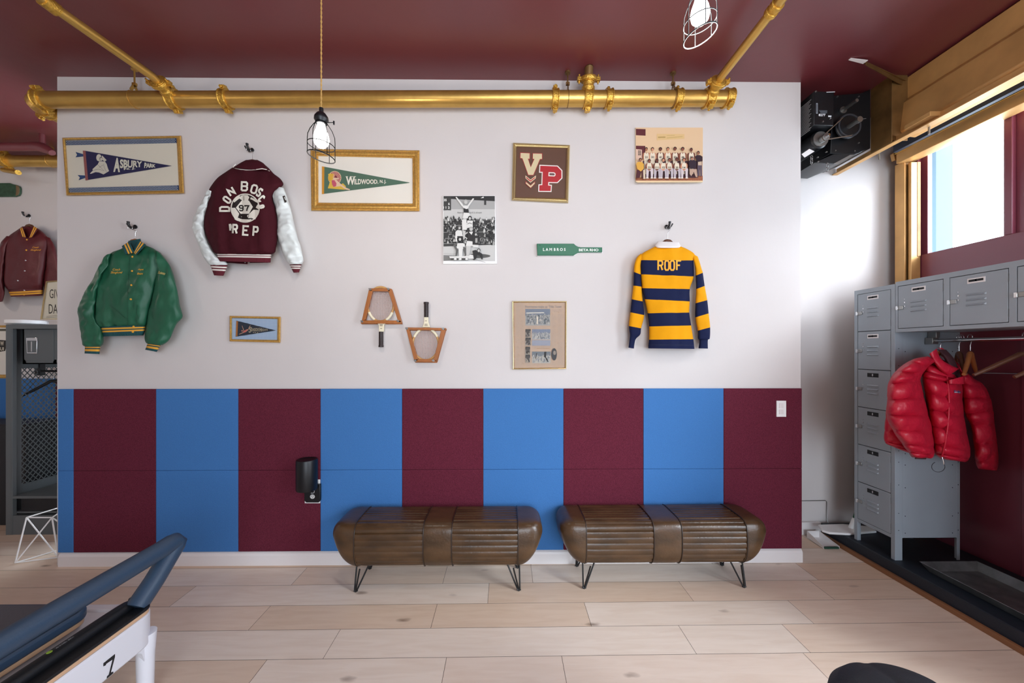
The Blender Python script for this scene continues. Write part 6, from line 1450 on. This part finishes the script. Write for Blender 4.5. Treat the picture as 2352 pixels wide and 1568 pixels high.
# brand on the pad, lying along it
vs, fs, ra_ = text_tris('balanced body', .01, 0)
A = MB(); a0 = B(185, 1488, z=.4665); a1 = B(225, 1460, z=.4665)
A.add([( -1.690 + (b_-.5)*.0 - (b_-.5)*.018, a0.y + (a1.y-a0.y)*a_, .4664 - abs(b_-.5)*.004) for a_, b_ in vs], fs, 0, srgb('9A9C9E'))
A.build('brand_lettering', M['art'], rf)
MB().lathe([(.0035, 0), (.008, 0), (.008, .001), (.0035, .001)], (-1.690, a0.y-.018, .4662), (0,0,1), 18).build('brand_mark', mat('lime_print', '9CBF3C', .6), rf)
# carriage
mt_ = rrect(-2.36, -1.80, .15, 1.668, .07)
ca2 = MB().prism([(x, y, .432) for x, y in mt_], (0, 0, .042)).build('carriage_mat', M['vinyl'], rf, bevel=.010)
MB().prism([(x, y, .4745) for x, y in rrect(-2.345, -1.815, .165, 1.653, .06)], (0, 0, .003)).build('mat_top', M['vinylgrey'], ca2, bevel=.002)
MB().prism([(x, y, .414) for x, y in rrect(-2.355, -1.805, .155, 1.663, .07)], (0, 0, .018)).build('carriage_board', M['ply'], ca2, bevel=.002)
for k in range(5): 
    y_ = .95 + k*.045; MB().cyl((-2.40, y_, .30), (-1.66, y_, .30), .014, 16).build('spring', M['steel'] if k % 2 else M['black'], rf, smooth=50)
MB().box(-1.84, -1.74, 1.14, 1.24, .30, .40).build('inner_bracket', M['lockerdk'], rf, bevel=.02)
MB().box(X0+.05, X1-.05, Y0+.05, .4, .30, .32).build('inner_floor', M['blackrub'], rf)
# instruction sticker on the tray
q0 = [B(a, b, z=.3925) for a, b in ((228,1432),(238,1415),(262,1415),(250,1432))]
A = MB().add(q0, [(0,1,2,3)], 0, srgb('2A2A2C')); q1 = [B(a, b, z=.3928) for a, b in ((230,1431),(239,1416),(260,1416),(249,1431))]; A.add(q1, [(0,1,2,3)], 0, srgb('E6E6E8'))
for k in range(3): A.add([B(a, b, z=.3931) for a, b in ((236-k*1.5,1420+k*4),(256-k*1.5,1420+k*4),(256-k*1.5,1421+k*4),(236-k*1.5,1421+k*4))], [(0,1,2,3)], 0, srgb('3A3A3C'))
A.build('instruction_sticker', M['art'], rf)
# padded bar
bar = [Vector((-1.66, 1.70, .43)), Vector((-1.652, 1.78, .505)), Vector((-1.65, 1.855, .58)), Vector((-1.65, 1.888, .611)), Vector((-1.65, 1.895, .622)), Vector((-1.65, 1.885, .631)), Vector((-1.65, 1.86, .634)), Vector((-1.65, 1.80, .630)), Vector((-1.65, 1.2, .622)), Vector((-1.65, .2, .61)), Vector((-1.65, -.2, .60)), Vector((-1.65, -.28, .56)), Vector((-1.65, -.10, .43))]
MB().tube(bar, .0415, 24).build('padded_bar', M['vinyl'], rf, smooth=50)
# ---------------------------------------------------------------- padded stool, lower right corner
sx_, sy_ = B(2022, 1560, z=.585).x, B(2022, 1560, z=.585).y
so_ = tag(root('padded_stool', (sx_, sy_-.02, 0)), 'black padded round stool with radiating creases, at the bottom right', 'stool')
n_ = 96; rows_ = []; R_ = .215
prof = [(1.0, -.085), (1.03, -.05), (1.0, -.015), (.90, .012), (.72, .028), (.5, .036), (.28, .034), (.12, .024), (.04, .018)]
for r, z in prof:
    row = []
    for k in range(n_):
        a = 2*math.pi*k/n_; cre = abs(math.sin(a*3.5+.9))**.35; row.append((sx_ + R_*r*math.cos(a)*(1-.02*(1-cre)), sy_-.14 + R_*r*math.sin(a)*(1-.02*(1-cre)), .585 + z - .014*(1-cre)*(1 if z > -.03 else .3)*(1-abs(r-.6)*.9)))
    rows_.append(row)
MB().add([v for r in rows_ for v in r], [(r*n_+k, r*n_+(k+1)%n_, (r+1)*n_+(k+1)%n_, (r+1)*n_+k) for r in range(len(prof)-1) for k in range(n_)] + [tuple(range(n_)), tuple((len(prof)-1)*n_+k for k in range(n_))]).build('seat_cushion', mat('blue_black_mesh_fabric', '10151F', .5, bump=(500, .4)), so_, smooth=60)
MB().lathe([(.002, .008), (.016, .006), (.018, 0), (.015, -.006)], (sx_, sy_-.14, .604), (0,0,1), 20).build('centre_button', M['blackrub'], so_, smooth=50)
MB().lathe([(.15, .49), (.03, .485), (.026, .04), (.19, .025), (.20, .002), (.18, 0)], (sx_, sy_-.14, 0), (0,0,1), 32).build('pedestal', M['black'], so_, smooth=40)
# names for copies of prints etc.
for o in bpy.data.objects:
    if o.parent is None and o.type in ('MESH', 'EMPTY') and 'kind' not in o.keys() and 'category' not in o.keys(): print('UNTAGGED', o.name)
for o in bpy.data.objects:
    if '_w' in o.keys(): del o['_w']
